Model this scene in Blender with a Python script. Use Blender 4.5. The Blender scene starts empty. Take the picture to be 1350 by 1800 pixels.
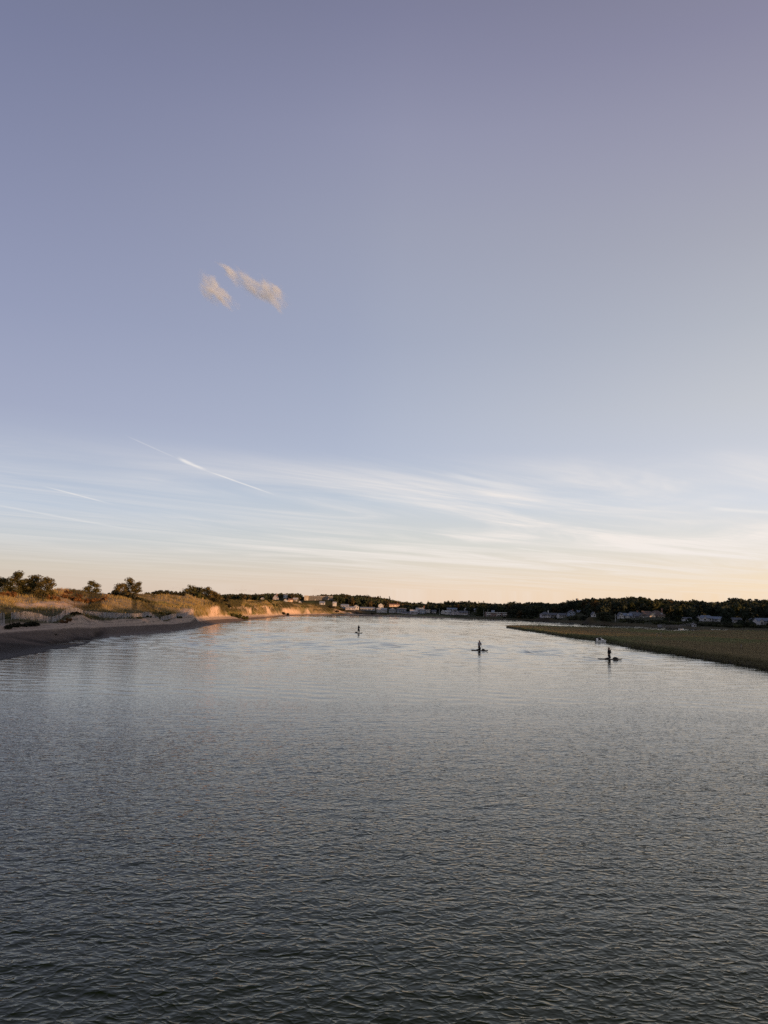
import bpy, math, random
import numpy as np
from mathutils import Vector, Matrix

# ------------------------------------------------------------------ camera
SC = bpy.context.scene
COL = SC.collection
CAM_H = 5.6
F_PX = 1330.0
PITCH = math.atan(175 / F_PX)
ROLL = math.radians(1.3)
cam_data = bpy.data.cameras.new('camera')
cam_data.sensor_fit = 'VERTICAL'
cam_data.sensor_height = 36.0
cam_data.lens = 36.0 * F_PX / 1800.0
cam_data.clip_start = 0.1
cam_data.clip_end = 60000
cam = bpy.data.objects.new('camera', cam_data)
COL.objects.link(cam)
CAM_R = (Matrix.Rotation(math.pi / 2 + PITCH, 3, 'X') @ Matrix.Rotation(ROLL, 3, 'Z'))
cam.matrix_world = Matrix.Translation((0, 0, CAM_H)) @ CAM_R.to_4x4()
SC.camera = cam

# ------------------------------------------------------------------ light
SUN_EL = math.radians(3.6)
SUN_BACK = math.radians(35)             # the sun stands to the right, a little behind the viewer
sun_dir = Vector((math.cos(SUN_EL) * math.cos(SUN_BACK), -math.cos(SUN_EL) * math.sin(SUN_BACK), math.sin(SUN_EL)))
sun_data = bpy.data.lights.new('sun', 'SUN')
sun_data.energy = 5.0
sun_data.angle = math.radians(0.55)
sun_data.color = (1.0, 0.53, 0.23)
sun = bpy.data.objects.new('sun', sun_data)
COL.objects.link(sun)
sun.rotation_euler = (-sun_dir).to_track_quat('-Z', 'Y').to_euler()
sun.location = (200, -50, 60)

SC.view_settings.view_transform = 'Standard'
SC.view_settings.look = 'None'
SC.view_settings.exposure = 0.5
SC.view_settings.gamma = 1.0
SC.view_settings.use_curve_mapping = False
SC.cycles.use_denoising = False
SC.cycles.volume_step_rate = 0.2
SC.cycles.volume_bounces = 2
SC.cycles.max_bounces = 8
SC.cycles.transparent_max_bounces = 12


def lin(c):
    return tuple(((v / 255) / 12.92 if v / 255 <= 0.04045 else ((v / 255 + 0.055) / 1.055) ** 2.4) for v in c)


def sight(px, py):
    d = CAM_R @ Vector(((px - 675) / F_PX, (900 - py) / F_PX, -1))
    return d.normalized()


def build_world():
    w = bpy.data.worlds.new('World')
    SC.world = w
    w.use_nodes = True
    nt = w.node_tree
    nt.nodes.clear()
    N, L = nt.nodes.new, nt.links.new

    def math_(op, a=None, b=None, clamp=False):
        n = N('ShaderNodeMath'); n.operation = op; n.use_clamp = clamp
        for i, v in enumerate((a, b)):
            if v is None:
                continue
            if isinstance(v, (int, float)):
                n.inputs[i].default_value = v
            else:
                L(v, n.inputs[i])
        return n.outputs[0]

    def mix(fac, a, b, mode='MIX'):
        n = N('ShaderNodeMix'); n.data_type = 'RGBA'; n.blend_type = mode
        if isinstance(fac, (int, float)):
            n.inputs[0].default_value = fac
        else:
            L(fac, n.inputs[0])
        for i, v in ((6, a), (7, b)):
            if isinstance(v, tuple):
                n.inputs[i].default_value = (*v, 1)
            else:
                L(v, n.inputs[i])
        return n.outputs[2]

    out = N('ShaderNodeOutputWorld')
    bg = N('ShaderNodeBackground')
    bg.inputs[1].default_value = 0.0707
    L(bg.outputs[0], out.inputs[0])
    tc = N('ShaderNodeTexCoord')
    sep = N('ShaderNodeSeparateXYZ')
    L(tc.outputs['Generated'], sep.inputs[0])
    x, y, z = sep.outputs
    zc = math_('MAXIMUM', z, 0.0)
    # colour of the evening air by elevation: away from the sun, straight ahead, and towards the sun's side
    def air(px, rows, top):
        stops = [(sight(px, py)[2], c) for py, c in rows]
        ramp = N('ShaderNodeValToRGB')
        el = ramp.color_ramp.elements
        stops = [(max(0.0, p), c) for p, c in stops] + [(0.80, top[0]), (1.0, top[1])]
        while len(el) < len(stops):
            el.new(0.5)
        for e, (p, c) in zip(el, stops):
            e.position = p
            e.color = (*lin(c), 1)
        L(zc, ramp.inputs[0])
        return ramp.outputs[0]
    left = air(15, [(1058, (208, 188, 170)), (1035, (210, 192, 176)), (990, (210, 201, 188)), (942, (199, 204, 208)), (883, (188, 200, 217)), (795, (178, 187, 207)),
                    (706, (164, 171, 196)), (530, (150, 157, 185)), (353, (140, 146, 175)), (20, (122, 127, 157))], ((104, 108, 122), (78, 81, 90)))
    mid = air(675, [(1075, (236, 208, 186)), (1030, (233, 211, 190)), (995, (222, 213, 200)), (960, (211, 212, 207)), (880, (194, 204, 216)), (800, (180, 189, 209)),
                    (600, (162, 170, 192)), (400, (155, 160, 181)), (235, (146, 149, 174)), (20, (127, 129, 157))], ((105, 108, 120), (79, 82, 88)))
    right = air(1335, [(1090, (250, 218, 182)), (1030, (249, 226, 196)), (985, (240, 227, 210)), (945, (230, 227, 222)), (880, (217, 221, 229)), (800, (207, 211, 221)),
                       (700, (199, 202, 209)), (560, (183, 187, 197)), (400, (169, 171, 184)), (235, (157, 157, 176)), (20, (139, 138, 162))], ((111, 112, 122), (81, 82, 88)))
    hl = math_('MAXIMUM', math_('SQRT', math_('ADD', math_('MULTIPLY', x, x), math_('MULTIPLY', y, y))), 1e-4)
    az = math_('DIVIDE', math_('ADD', math_('MULTIPLY', x, sun_dir.x), math_('MULTIPLY', y, sun_dir.y)), hl)

    def frac(v, a, b, smooth=True):
        n = N('ShaderNodeMapRange'); n.inputs[1].default_value = a; n.inputs[2].default_value = b
        if smooth: n.interpolation_type = 'SMOOTHSTEP'
        L(v, n.inputs[0])
        return n.outputs[0]
    base = mix(frac(az, -0.62, -0.12, False), mix(frac(az, -0.90, -0.56, False), left, mid), right)
    # thin cirrus, drawn out along one wind, on a plane high above
    zz = math_('MAXIMUM', z, 0.03)
    pl = N('ShaderNodeCombineXYZ')
    L(math_('DIVIDE', x, zz), pl.inputs[0]); L(math_('DIVIDE', y, zz), pl.inputs[1])
    mp = N('ShaderNodeMapping'); mp.vector_type = 'TEXTURE'
    mp.inputs['Rotation'].default_value = (0, 0, math.radians(40))
    mp.inputs['Scale'].default_value = (3.4, 0.95, 1)
    mp.inputs['Location'].default_value = (-3.0, 5.0, 0)
    L(pl.outputs[0], mp.inputs[0])
    n1 = N('ShaderNodeTexNoise'); n1.inputs['Scale'].default_value = 0.62; n1.inputs['Detail'].default_value = 5
    n1.inputs['Roughness'].default_value = 0.6; n1.inputs['Distortion'].default_value = 1.1
    L(mp.outputs[0], n1.inputs[0])
    mp2 = N('ShaderNodeMapping'); mp2.vector_type = 'TEXTURE'
    mp2.inputs['Rotation'].default_value = (0, 0, math.radians(33))
    mp2.inputs['Scale'].default_value = (2.2, 0.30, 1)
    L(pl.outputs[0], mp2.inputs[0])
    n2 = N('ShaderNodeTexNoise'); n2.inputs['Scale'].default_value = 1.0; n2.inputs['Detail'].default_value = 7
    n2.inputs['Roughness'].default_value = 0.65; n2.inputs['Distortion'].default_value = 1.4
    L(mp2.outputs[0], n2.inputs[0])
    veil = N('ShaderNodeMapRange'); veil.interpolation_type = 'SMOOTHSTEP'
    veil.inputs[1].default_value = 0.34; veil.inputs[2].default_value = 0.70
    L(n1.outputs[0], veil.inputs[0])
    fib = N('ShaderNodeMapRange')
    fib.inputs[1].default_value = 0.35; fib.inputs[2].default_value = 0.80; fib.inputs[3].default_value = 0.45
    L(n2.outputs[0], fib.inputs[0])
    # the cirrus bank lies far off: seen low above the horizon only
    band = N('ShaderNodeMapRange'); band.interpolation_type = 'SMOOTHSTEP'
    band.inputs[1].default_value = 0.215; band.inputs[2].default_value = 0.15
    L(z, band.inputs[0])
    band2 = N('ShaderNodeMapRange'); band2.interpolation_type = 'SMOOTHSTEP'
    band2.inputs[1].default_value = 0.03; band2.inputs[2].default_value = 0.085; band2.inputs[3].default_value = 0.25
    L(z, band2.inputs[0])
    cf = math_('MULTIPLY', math_('MULTIPLY', veil.outputs[0], fib.outputs[0]), math_('MULTIPLY', band.outputs[0], band2.outputs[0]))
    cf = math_('MULTIPLY', cf, math_('ADD', 0.50, math_('MULTIPLY', frac(az, -0.85, -0.40, False), 1.1)), True)
    cirrus = mix(cf, base, lin((246, 238, 232)))
    # old vapour trails, far off and high: thin arcs of white ice
    for (xa, ya, xb, yb, wd, st) in ((215, 763, 325, 812, 1.6, 0.22), (308, 803, 368, 829, 4.2, 0.85), (350, 823, 500, 876, 2.0, 0.60), (66, 852, 212, 890, 1.7, 0.5),
                                     (-60, 878, 285, 941, 2.6, 0.28), (895, 962, 990, 973, 1.8, 0.4), (1225, 892, 1420, 905, 4.5, 0.45), (770, 830, 960, 873, 7.0, 0.28)):
        A, B = sight(xa, ya), sight(xb, yb)
        nn = A.cross(B).normalized(); ee = nn.cross(A).normalized(); ln = B.dot(ee)

        def dot(v):
            n = N('ShaderNodeVectorMath'); n.operation = 'DOT_PRODUCT'; n.inputs[1].default_value = v
            L(tc.outputs['Generated'], n.inputs[0])
            return n.outputs['Value']
        off = math_('ABSOLUTE', math_('ADD', dot(nn), math_('MULTIPLY', math_('SUBTRACT', n2.outputs[0], 0.5), wd * 1.2 / F_PX)))
        al = dot(ee)
        mk = math_('MULTIPLY', frac(off, wd / F_PX, 0.0), math_('MULTIPLY', frac(al, 0.0, ln * 0.3), frac(al, ln, ln * 0.55)))
        mk = math_('MULTIPLY', mk, math_('GREATER_THAN', dot(A), 0.5))
        mk = math_('MULTIPLY', mk, math_('ADD', 0.5, math_('MULTIPLY', fib.outputs[0], 0.6), True))
        cirrus = mix(math_('MULTIPLY', mk, st), cirrus, lin((250, 244, 238)))
    # faint unevenness of the whole sky
    n3 = N('ShaderNodeTexNoise'); n3.inputs['Scale'].default_value = 1.6; n3.inputs['Detail'].default_value = 3
    L(tc.outputs['Generated'], n3.inputs[0])
    un = N('ShaderNodeMapRange'); un.inputs[3].default_value = 0.99; un.inputs[4].default_value = 1.05
    L(n3.outputs[0], un.inputs[0])
    sc = N('ShaderNodeVectorMath'); sc.operation = 'SCALE'
    L(cirrus, sc.inputs[0]); L(un.outputs[0], sc.inputs[3])
    ten = N('ShaderNodeVectorMath'); ten.operation = 'SCALE'; ten.inputs[3].default_value = 10.0
    L(sc.outputs[0], ten.inputs[0])
    sky = N('ShaderNodeTexSky'); sky.sky_type = 'NISHITA'; sky.sun_disc = False
    sky.sun_elevation = SUN_EL; sky.sun_rotation = math.pi / 2 + SUN_BACK
    sky.air_density = 1.0; sky.dust_density = 1.0; sky.ozone_density = 2.0
    fin = mix(0.05, ten.outputs[0], sky.outputs[0])
    L(fin, bg.inputs[0])


build_world()

# ------------------------------------------------------------------ helpers
RNG = np.random.default_rng(7)
random.seed(11)


def pix(px, py, D):
    """world point that stands D metres ahead on the sight line through a photograph pixel"""
    d = CAM_R @ Vector(((px - 675) / F_PX, (900 - py) / F_PX, -1))
    d = d * (D / d.y)
    return Vector((d.x, d.y, CAM_H + d.z))


def pixz(px, py, z=0.0):
    d = CAM_R @ Vector(((px - 675) / F_PX, (900 - py) / F_PX, -1))
    k = (z - CAM_H) / d.z
    return Vector((d.x * k, d.y * k, z))


def yh(px):
    return 1075 + (px - 675) * math.tan(ROLL)


TK = 0.9914 / F_PX


def t_of(px):
    return (px - 675) * TK


PERM = RNG.permutation(4096)
VALS = RNG.random(4096)


def vnoise(x, y, seed=0):
    x = np.asarray(x, float); y = np.asarray(y, float)
    xi = np.floor(x).astype(int); yi = np.floor(y).astype(int)
    fx = x - xi; fy = y - yi
    fx = fx * fx * (3 - 2 * fx); fy = fy * fy * (3 - 2 * fy)

    def h(a, b):
        return VALS[PERM[(PERM[(a + seed * 131) & 4095] + b) & 4095]]
    return (h(xi, yi) * (1 - fx) + h(xi + 1, yi) * fx) * (1 - fy) + (h(xi, yi + 1) * (1 - fx) + h(xi + 1, yi + 1) * fx) * fy


def fbm(x, y, seed=0, oct=4):
    s = 0; a = 1; t = 0
    for o in range(oct):
        s = s + a * (vnoise(x * 2 ** o, y * 2 ** o, seed + o) - 0.5); t += a; a *= 0.5
    return s / t * 2


def sstep(a, b, v):
    u = np.clip((v - a) / (b - a), 0, 1)
    return u * u * (3 - 2 * u)


def tag(o, label=None, cat=None, group=None, kind=None):
    if label: o['label'] = label
    if cat: o['category'] = cat
    if group: o['group'] = group
    if kind: o['kind'] = kind
    return o


def new_obj(name, mesh, parent=None, loc=None):
    o = bpy.data.objects.new(name, mesh)
    COL.objects.link(o)
    if parent: o.parent = parent
    if loc is not None: o.location = loc
    return o


def empty(name, loc, rz=0.0):
    o = bpy.data.objects.new(name, None)
    COL.objects.link(o)
    o.location = loc
    o.rotation_euler = (0, 0, rz)
    o.empty_display_size = 0.3
    return o


def mesh_np(name, verts, faces, mat=None, smooth=False, colors=None, attr='Col'):
    """verts (n,3), faces (m,k) with one k"""
    verts = np.asarray(verts, np.float32); faces = np.asarray(faces, np.int32)
    me = bpy.data.meshes.new(name)
    k = faces.shape[1]
    me.vertices.add(len(verts)); me.vertices.foreach_set('co', verts.ravel())
    me.loops.add(faces.size); me.loops.foreach_set('vertex_index', faces.ravel())
    me.polygons.add(len(faces))
    me.polygons.foreach_set('loop_start', np.arange(0, faces.size, k, dtype=np.int32))
    try:
        me.polygons.foreach_set('loop_total', np.full(len(faces), k, dtype=np.int32))
    except Exception:
        pass
    if smooth:
        me.polygons.foreach_set('use_smooth', np.ones(len(faces), bool))
    me.update(calc_edges=True)
    if colors is not None:
        a = me.color_attributes.new(attr, 'FLOAT_COLOR', 'POINT')
        c = np.ones((len(verts), 4), np.float32); c[:, :3] = colors
        a.data.foreach_set('color', c.ravel())
    if mat: me.materials.append(mat)
    return me


class MB:
    """collects boxes, prisms and tubes into one mesh"""
    def __init__(s):
        s.v = []; s.f = []

    def add(s, vs, fs):
        b = len(s.v); s.v += [tuple(v) for v in vs]; s.f += [tuple(i + b for i in f) for f in fs]

    def box(s, x0, x1, y0, y1, z0, z1):
        s.add([(x0, y0, z0), (x1, y0, z0), (x1, y1, z0), (x0, y1, z0), (x0, y0, z1), (x1, y0, z1), (x1, y1, z1), (x0, y1, z1)],
              [(0, 3, 2, 1), (4, 5, 6, 7), (0, 1, 5, 4), (1, 2, 6, 5), (2, 3, 7, 6), (3, 0, 4, 7)])

    def tube(s, pts, radii, n=6):
        pts = [Vector(p) for p in pts]
        rings = []
        for i, p in enumerate(pts):
            d = (pts[min(i + 1, len(pts) - 1)] - pts[max(i - 1, 0)]).normalized()
            u = d.orthogonal().normalized(); w = d.cross(u)
            r = radii[i] if hasattr(radii, '__len__') else radii
            rings.append([p + u * (r * math.cos(2 * math.pi * k / n)) + w * (r * math.sin(2 * math.pi * k / n)) for k in range(n)])
        vs = [v for R in rings for v in R]; fs = []
        for i in range(len(pts) - 1):
            for k in range(n):
                fs.append((i * n + k, i * n + (k + 1) % n, (i + 1) * n + (k + 1) % n, (i + 1) * n + k))
        fs.append(tuple(range(n))[::-1]); fs.append(tuple((len(pts) - 1) * n + k for k in range(n)))
        s.add(vs, fs)

    def mesh(s, name, mat, smooth=False):
        me = bpy.data.meshes.new(name)
        me.from_pydata(s.v, [], s.f)
        if smooth:
            for p in me.polygons: p.use_smooth = True
        me.update()
        me.materials.append(mat)
        return me

    def build(s, name, mat, parent=None, loc=None, smooth=False):
        return new_obj(name, s.mesh(name, mat, smooth), parent, loc)


# ------------------------------------------------------------------ materials
def mat_plain(name, color, rough=0.8, var=0.25, scale=3.0, spec=0.3, metal=0.0, stretch=(1, 1, 1), bump=0.0):
    m = bpy.data.materials.new(name); m.use_nodes = True
    nt = m.node_tree; N, L = nt.nodes.new, nt.links.new
    p = nt.nodes['Principled BSDF']
    p.inputs['Roughness'].default_value = rough
    p.inputs['Metallic'].default_value = metal
    p.inputs['Specular IOR Level'].default_value = spec
    tc = N('ShaderNodeTexCoord'); mp = N('ShaderNodeMapping'); mp.inputs['Scale'].default_value = stretch
    L(tc.outputs['Object'], mp.inputs[0])
    nz = N('ShaderNodeTexNoise'); nz.inputs['Scale'].default_value = scale; nz.inputs['Detail'].default_value = 4
    L(mp.outputs[0], nz.inputs[0])
    cr = N('ShaderNodeValToRGB')
    cr.color_ramp.elements[0].position = 0.3; cr.color_ramp.elements[1].position = 0.7
    cr.color_ramp.elements[0].color = (*[c * (1 - var) for c in color], 1)
    cr.color_ramp.elements[1].color = (*[min(1, c * (1 + var)) for c in color], 1)
    L(nz.outputs[0], cr.inputs[0]); L(cr.outputs[0], p.inputs['Base Color'])
    if bump:
        b = N('ShaderNodeBump'); b.inputs['Strength'].default_value = bump
        L(nz.outputs[0], b.inputs['Height']); L(b.outputs[0], p.inputs['Normal'])
    return m


def mat_leaf(name, c1, c2, attr=None, trans=0.25, rough=0.7):
    """foliage: colour varies from plant to plant and clump to clump"""
    m = bpy.data.materials.new(name); m.use_nodes = True
    nt = m.node_tree; N, L = nt.nodes.new, nt.links.new
    p = nt.nodes['Principled BSDF']
    p.inputs['Roughness'].default_value = rough
    p.inputs['Specular IOR Level'].default_value = 0.15
    out = nt.nodes['Material Output']
    oi = N('ShaderNodeObjectInfo')
    if attr:
        at = N('ShaderNodeAttribute'); at.attribute_name = attr
        mul = N('ShaderNodeMix'); mul.data_type = 'RGBA'; mul.blend_type = 'MULTIPLY'; mul.inputs[0].default_value = 1
        L(at.outputs['Color'], mul.inputs[6])
    mx = N('ShaderNodeMix'); mx.data_type = 'RGBA'
    mx.inputs[6].default_value = (*c1, 1); mx.inputs[7].default_value = (*c2, 1)
    geo = N('ShaderNodeNewGeometry')
    ad = N('ShaderNodeMath'); ad.operation = 'ADD'
    m1 = N('ShaderNodeMath'); m1.operation = 'MULTIPLY'; m1.inputs[1].default_value = 0.55
    m2 = N('ShaderNodeMath'); m2.operation = 'MULTIPLY'; m2.inputs[1].default_value = 0.45
    L(oi.outputs['Random'], m1.inputs[0]); L(geo.outputs['Random Per Island'], m2.inputs[0])
    L(m1.outputs[0], ad.inputs[0]); L(m2.outputs[0], ad.inputs[1]); L(ad.outputs[0], mx.inputs[0])
    colr = mx.outputs[2]
    if attr:
        L(colr, mul.inputs[7]); colr = mul.outputs[2]
    L(colr, p.inputs['Base Color'])
    tr = N('ShaderNodeBsdfTranslucent'); L(colr, tr.inputs[0])
    ms = N('ShaderNodeMixShader'); ms.inputs[0].default_value = trans
    L(p.outputs[0], ms.inputs[1]); L(tr.outputs[0], ms.inputs[2]); L(ms.outputs[0], out.inputs[0])
    return m


def mat_ground(name, rough=0.9, fine=1.2, bump=0.3, wet=False):
    """ground whose broad colour (sand, mud, turf) is stored per vertex, with fine grain on top"""
    m = bpy.data.materials.new(name); m.use_nodes = True
    nt = m.node_tree; N, L = nt.nodes.new, nt.links.new
    p = nt.nodes['Principled BSDF']
    p.inputs['Roughness'].default_value = rough
    p.inputs['Specular IOR Level'].default_value = 0.05
    at = N('ShaderNodeAttribute'); at.attribute_name = 'Col'
    geo = N('ShaderNodeNewGeometry')
    nz = N('ShaderNodeTexNoise'); nz.inputs['Scale'].default_value = fine; nz.inputs['Detail'].default_value = 6; nz.inputs['Roughness'].default_value = 0.65
    L(geo.outputs['Position'], nz.inputs[0])
    mr = N('ShaderNodeMapRange'); mr.inputs[1].default_value = 0.25; mr.inputs[2].default_value = 0.75
    mr.inputs[3].default_value = 0.68; mr.inputs[4].default_value = 1.3
    L(nz.outputs[0], mr.inputs[0])
    sc = N('ShaderNodeVectorMath'); sc.operation = 'SCALE'
    L(at.outputs['Color'], sc.inputs[0]); L(mr.outputs[0], sc.inputs[3]); L(sc.outputs[0], p.inputs['Base Color'])
    b = N('ShaderNodeBump'); b.inputs['Strength'].default_value = bump; b.inputs['Distance'].default_value = 0.35
    L(nz.outputs[0], b.inputs['Height']); L(b.outputs[0], p.inputs['Normal'])
    if wet:
        wa = N('ShaderNodeAttribute'); wa.attribute_name = 'Wet'
        rr = N('ShaderNodeMapRange'); rr.inputs[3].default_value = rough; rr.inputs[4].default_value = 0.62
        L(wa.outputs['Fac'], rr.inputs[0]); L(rr.outputs[0], p.inputs['Roughness'])
    return m


M = {}
M['dune'] = mat_ground('sand and turf', 0.9, 1.6, 0.35, wet=True)
M['marsh_ground'] = mat_ground('marsh peat', 0.9, 1.0, 0.3)
M['land'] = mat_ground('far shore turf', 0.95, 0.4, 0.3)
M['seabed'] = mat_plain('seabed silt', (0.03, 0.032, 0.025), 0.9, 0.3, 0.05)
M['dune_grass'] = mat_leaf('dune grass', (0.9, 0.9, 0.9), (1.1, 1.08, 0.95), 'Col', 0.3)
M['marsh_grass'] = mat_leaf('marsh grass', (0.94, 0.95, 0.95), (1.06, 1.05, 1.02), 'Col', 0.5)
M['pine'] = mat_leaf('pine needles', (0.045, 0.050, 0.018), (0.13, 0.095, 0.035), None, 0.25)
M['oak'] = mat_leaf('autumn broadleaf foliage', (0.016, 0.025, 0.016), (0.040, 0.040, 0.020), None, 0.2)
M['wood'] = mat_leaf('far woodland foliage', (0.8, 0.85, 0.9), (1.2, 1.1, 1.0), 'Col', 0.2)
M['scrub_dark'] = mat_leaf('dark scrub', (0.012, 0.014, 0.008), (0.030, 0.028, 0.014), None, 0.15)
M['scrub_green'] = mat_leaf('green bayberry scrub', (0.035, 0.042, 0.014), (0.085, 0.082, 0.025), None, 0.25)
M['scrub_rust'] = mat_leaf('rust red scrub', (0.070, 0.034, 0.016), (0.17, 0.085, 0.030), None, 0.25)
M['bark'] = mat_plain('bark', (0.055, 0.042, 0.032), 0.9, 0.3, 8)
M['slat'] = mat_plain('weathered fence wood', (0.33, 0.31, 0.32), 0.85, 0.25, 2.5, stretch=(1, 1, 0.15))
M['post'] = mat_plain('dark weathered post', (0.07, 0.06, 0.055), 0.9, 0.3, 3)
M['wire'] = mat_plain('rusty wire', (0.08, 0.06, 0.05), 0.6, 0.2, 4, metal=0.6)
M['glass'] = mat_plain('window glass', (0.02, 0.024, 0.03), 0.12, 0.1, 2, spec=0.6)
M['trim'] = mat_plain('white painted trim', (0.50, 0.50, 0.50), 0.6, 0.06, 2)
M['brickred'] = mat_plain('chimney brick', (0.22, 0.12, 0.09), 0.9, 0.2, 4)
M['dockwood'] = mat_plain('grey dock timber', (0.16, 0.15, 0.16), 0.85, 0.25, 2)
M['boat_white'] = mat_plain('white gelcoat', (0.86, 0.86, 0.86), 0.3, 0.05, 1)
M['boat_dark'] = mat_plain('black outboard plastic', (0.015, 0.015, 0.018), 0.4, 0.1, 3)
M['board'] = mat_plain('dark board deck', (0.035, 0.030, 0.028), 0.6, 0.2, 3)
M['board_edge'] = mat_plain('board rail', (0.10, 0.085, 0.07), 0.5, 0.15, 3)
M['skin'] = mat_plain('skin', (0.30, 0.17, 0.12), 0.6, 0.06, 6)
M['blackcloth'] = mat_plain('black neoprene', (0.010, 0.010, 0.013), 0.8, 0.2, 6)
M['greycloth'] = mat_plain('pale grey shirt', (0.30, 0.28, 0.30), 0.85, 0.15, 6)
M['hairbrown'] = mat_plain('brown hair', (0.060, 0.030, 0.018), 0.7, 0.25, 20)
M['hairdark'] = mat_plain('dark hair', (0.018, 0.013, 0.010), 0.7, 0.25, 20)
M['paddle'] = mat_plain('dark paddle shaft', (0.03, 0.03, 0.035), 0.5, 0.1, 3)
M['steel'] = mat_plain('galvanised steel', (0.20, 0.20, 0.21), 0.5, 0.1, 3, metal=0.5)
M['driftwood'] = mat_plain('dark driftwood', (0.022, 0.018, 0.015), 0.9, 0.3, 6)

# ------------------------------------------------------------------ terrain: dunes on the left
# stations along the shore: photograph column, water line row, then (distance, row) of
# beach mid, fence foot, foredune crest, swale, skyline crest
ST = [
    (-420, 1236, (70, 1160), (84, 1132), (98, 1082), (112, 1058), (140, 1030)),
    (-160, 1192, (92, 1128), (108, 1108), (124, 1070), (138, 1054), (165, 1036)),
    (0, 1165, (107, 1113), (118, 1100), (139, 1064), (152, 1052), (175, 1040)),
    (60, 1153, (112, 1109), (122, 1098), (142, 1071), (156, 1060), (190, 1040)),
    (100, 1146, (117, 1106), (127, 1097), (145, 1073), (162, 1060), (215, 1037.5)),
    (150, 1136, (134, 1103), (145, 1093), (162, 1074), (180, 1062), (240, 1040)),
    (166, 1131, (136, 1103), (146, 1093), (164, 1073), (182, 1061), (240, 1042)),
    (176, 1121.5, (140, 1102.5), (149, 1093), (167, 1073), (184, 1060), (240, 1043)),
    (200, 1120, (147, 1102), (156, 1093), (178, 1072), (195, 1055), (240, 1044)),
    (250, 1116, (163, 1100), (172, 1092), (193, 1073), (212, 1062), (270, 1044)),
    (300, 1112, (183, 1098), (194, 1091), (214, 1076), (235, 1065), (320, 1045)),
    (340, 1106.5, (209, 1095), (221, 1088), (241, 1073), (262, 1066), (330, 1050)),
    (378, 1099, (278, 1089.5), (294, 1084), (305, 1068), (320, 1065), (362, 1056)),
    (420, 1093, (345, 1087.5), (366, 1083), (383, 1067), (402, 1063), (440, 1055.5)),
    (470, 1087, (470, 1084), (492, 1081), (512, 1066), (534, 1062), (580, 1056.5)),
    (500, 1083.7, (625, 1081.9), (650, 1080), (675, 1067), (695, 1062), (740, 1057.5)),
    (540, 1081.9, (790, 1080.9), (812, 1079.5), (842, 1068), (864, 1064), (900, 1060.5)),
    (600, 1081.7, (938, 1080.7), (956, 1079.3), (982, 1072.5), (1002, 1069), (1030, 1067)),
    (650, 1082.2, (998, 1081.2), (1015, 1080), (1030, 1077.8), (1050, 1076.8), (1080, 1076)),
    (700, 1083.8, (938, 1082.8), (955, 1081.5), (972, 1080.3), (1000, 1079.5), (1060, 1078.5)),
    (760, 1086.2, (835, 1085), (850, 1084), (872, 1082.5), (920, 1081), (980, 1079.5)),
    (812, 1088.4, (755, 1087.8), (772, 1087.2), (790, 1086.8), (812, 1086.4), (830, 1086.4)),
]
S_T, S_D, S_Z = [], [], []
for s in ST:
    w = pixz(s[0], s[1])
    D = [w.y * 0.80, w.y * 0.94, w.y]
    Z = [-2.5, -0.45, 0.0]
    for (d, py) in s[2:]:
        D.append(d); Z.append(pix(s[0], py, d).z)
    D += [D[-1] * 1.12 + 10, D[-1] * 1.5 + 60]; Z += [Z[-1] * 0.75, 3.0]
    if s[0] >= 800:
        Z[-2:] = [-1.0, -2.0]
        D[-2:] = [850, 1200]
    S_T.append(t_of(s[0])); S_D.append(D); S_Z.append(Z)
S_T.append(t_of(826)); S_D.append([d * 1.0 for d in S_D[-1]]); S_Z.append([-2.0] * len(S_Z[-1]))
S_T = np.array(S_T); S_D = np.array(S_D); S_Z = np.array(S_Z)
NF = S_D.shape[1]
ANCH = []        # (x, y, z, radius): places where the sand is levelled under fences and the like


def dune_raw(x, y):
    """height and running feature index (2 = water line, 4 = fence foot, 5 = foredune crest, 7 = skyline)"""
    x = np.asarray(x, float); y = np.maximum(np.asarray(y, float), 1)
    t = x / y
    Dk = [np.interp(t, S_T, S_D[:, k]) for k in range(NF)]
    Zk = [np.interp(t, S_T, S_Z[:, k]) for k in range(NF)]
    wob = 1 + 0.02 * fbm(x / 14, y / 30, 5, 3)
    yy = y * wob
    z = np.where(yy < Dk[0], Zk[0], Zk[-1]); s = np.where(yy < Dk[0], 0.0, NF - 1.0)
    for k in range(NF - 1):
        m = (yy >= Dk[k]) & (yy < Dk[k + 1])
        f = (yy - Dk[k]) / (Dk[k + 1] - Dk[k])
        fs = f if k < 4 else f * f * (3 - 2 * f) * 0.5 + f * 0.5
        if k == 2: fs = np.clip(f, 0, 1) ** (1.25 + 3.75 * sstep(t_of(192), t_of(168), t))
        z = np.where(m, Zk[k] + (Zk[k + 1] - Zk[k]) * fs, z)
        s = np.where(m, k + f, s)
    k = np.clip(y / 200, 0.7, 3)
    rough = sstep(3.7, 4.6, s)
    z = z + rough * (0.55 * fbm(x / (7 * k), y / (9 * k), 21, 4) + 0.38 * fbm(x / 2.4, y / 2.8, 31, 2)) * np.clip(k, 0.8, 1.6)
    # wind-cut gullies on the foredune face
    z = z - sstep(4.0, 4.5, s) * sstep(5.6, 5.0, s) * np.clip(t + 0.32, 0, 0.12) * 5 * np.abs(fbm(x / (5 * k), y / (30 * k), 41, 3)) * k * 0.7
    beach = sstep(2.0, 2.4, s) * sstep(4.2, 3.7, s)
    z = z + beach * 0.07 * fbm(x / 3, y / 1.6, 51, 3)
    # low mud flat with pools by the water line
    flat = sstep(1.95, 2.05, s) * sstep(3.0, 2.5, s) * sstep(t_of(230), t_of(150), t)
    z = z + flat * (0.07 + 0.05 * fbm(x / 7, y / 2.2, 61, 3))
    return z, s


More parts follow.
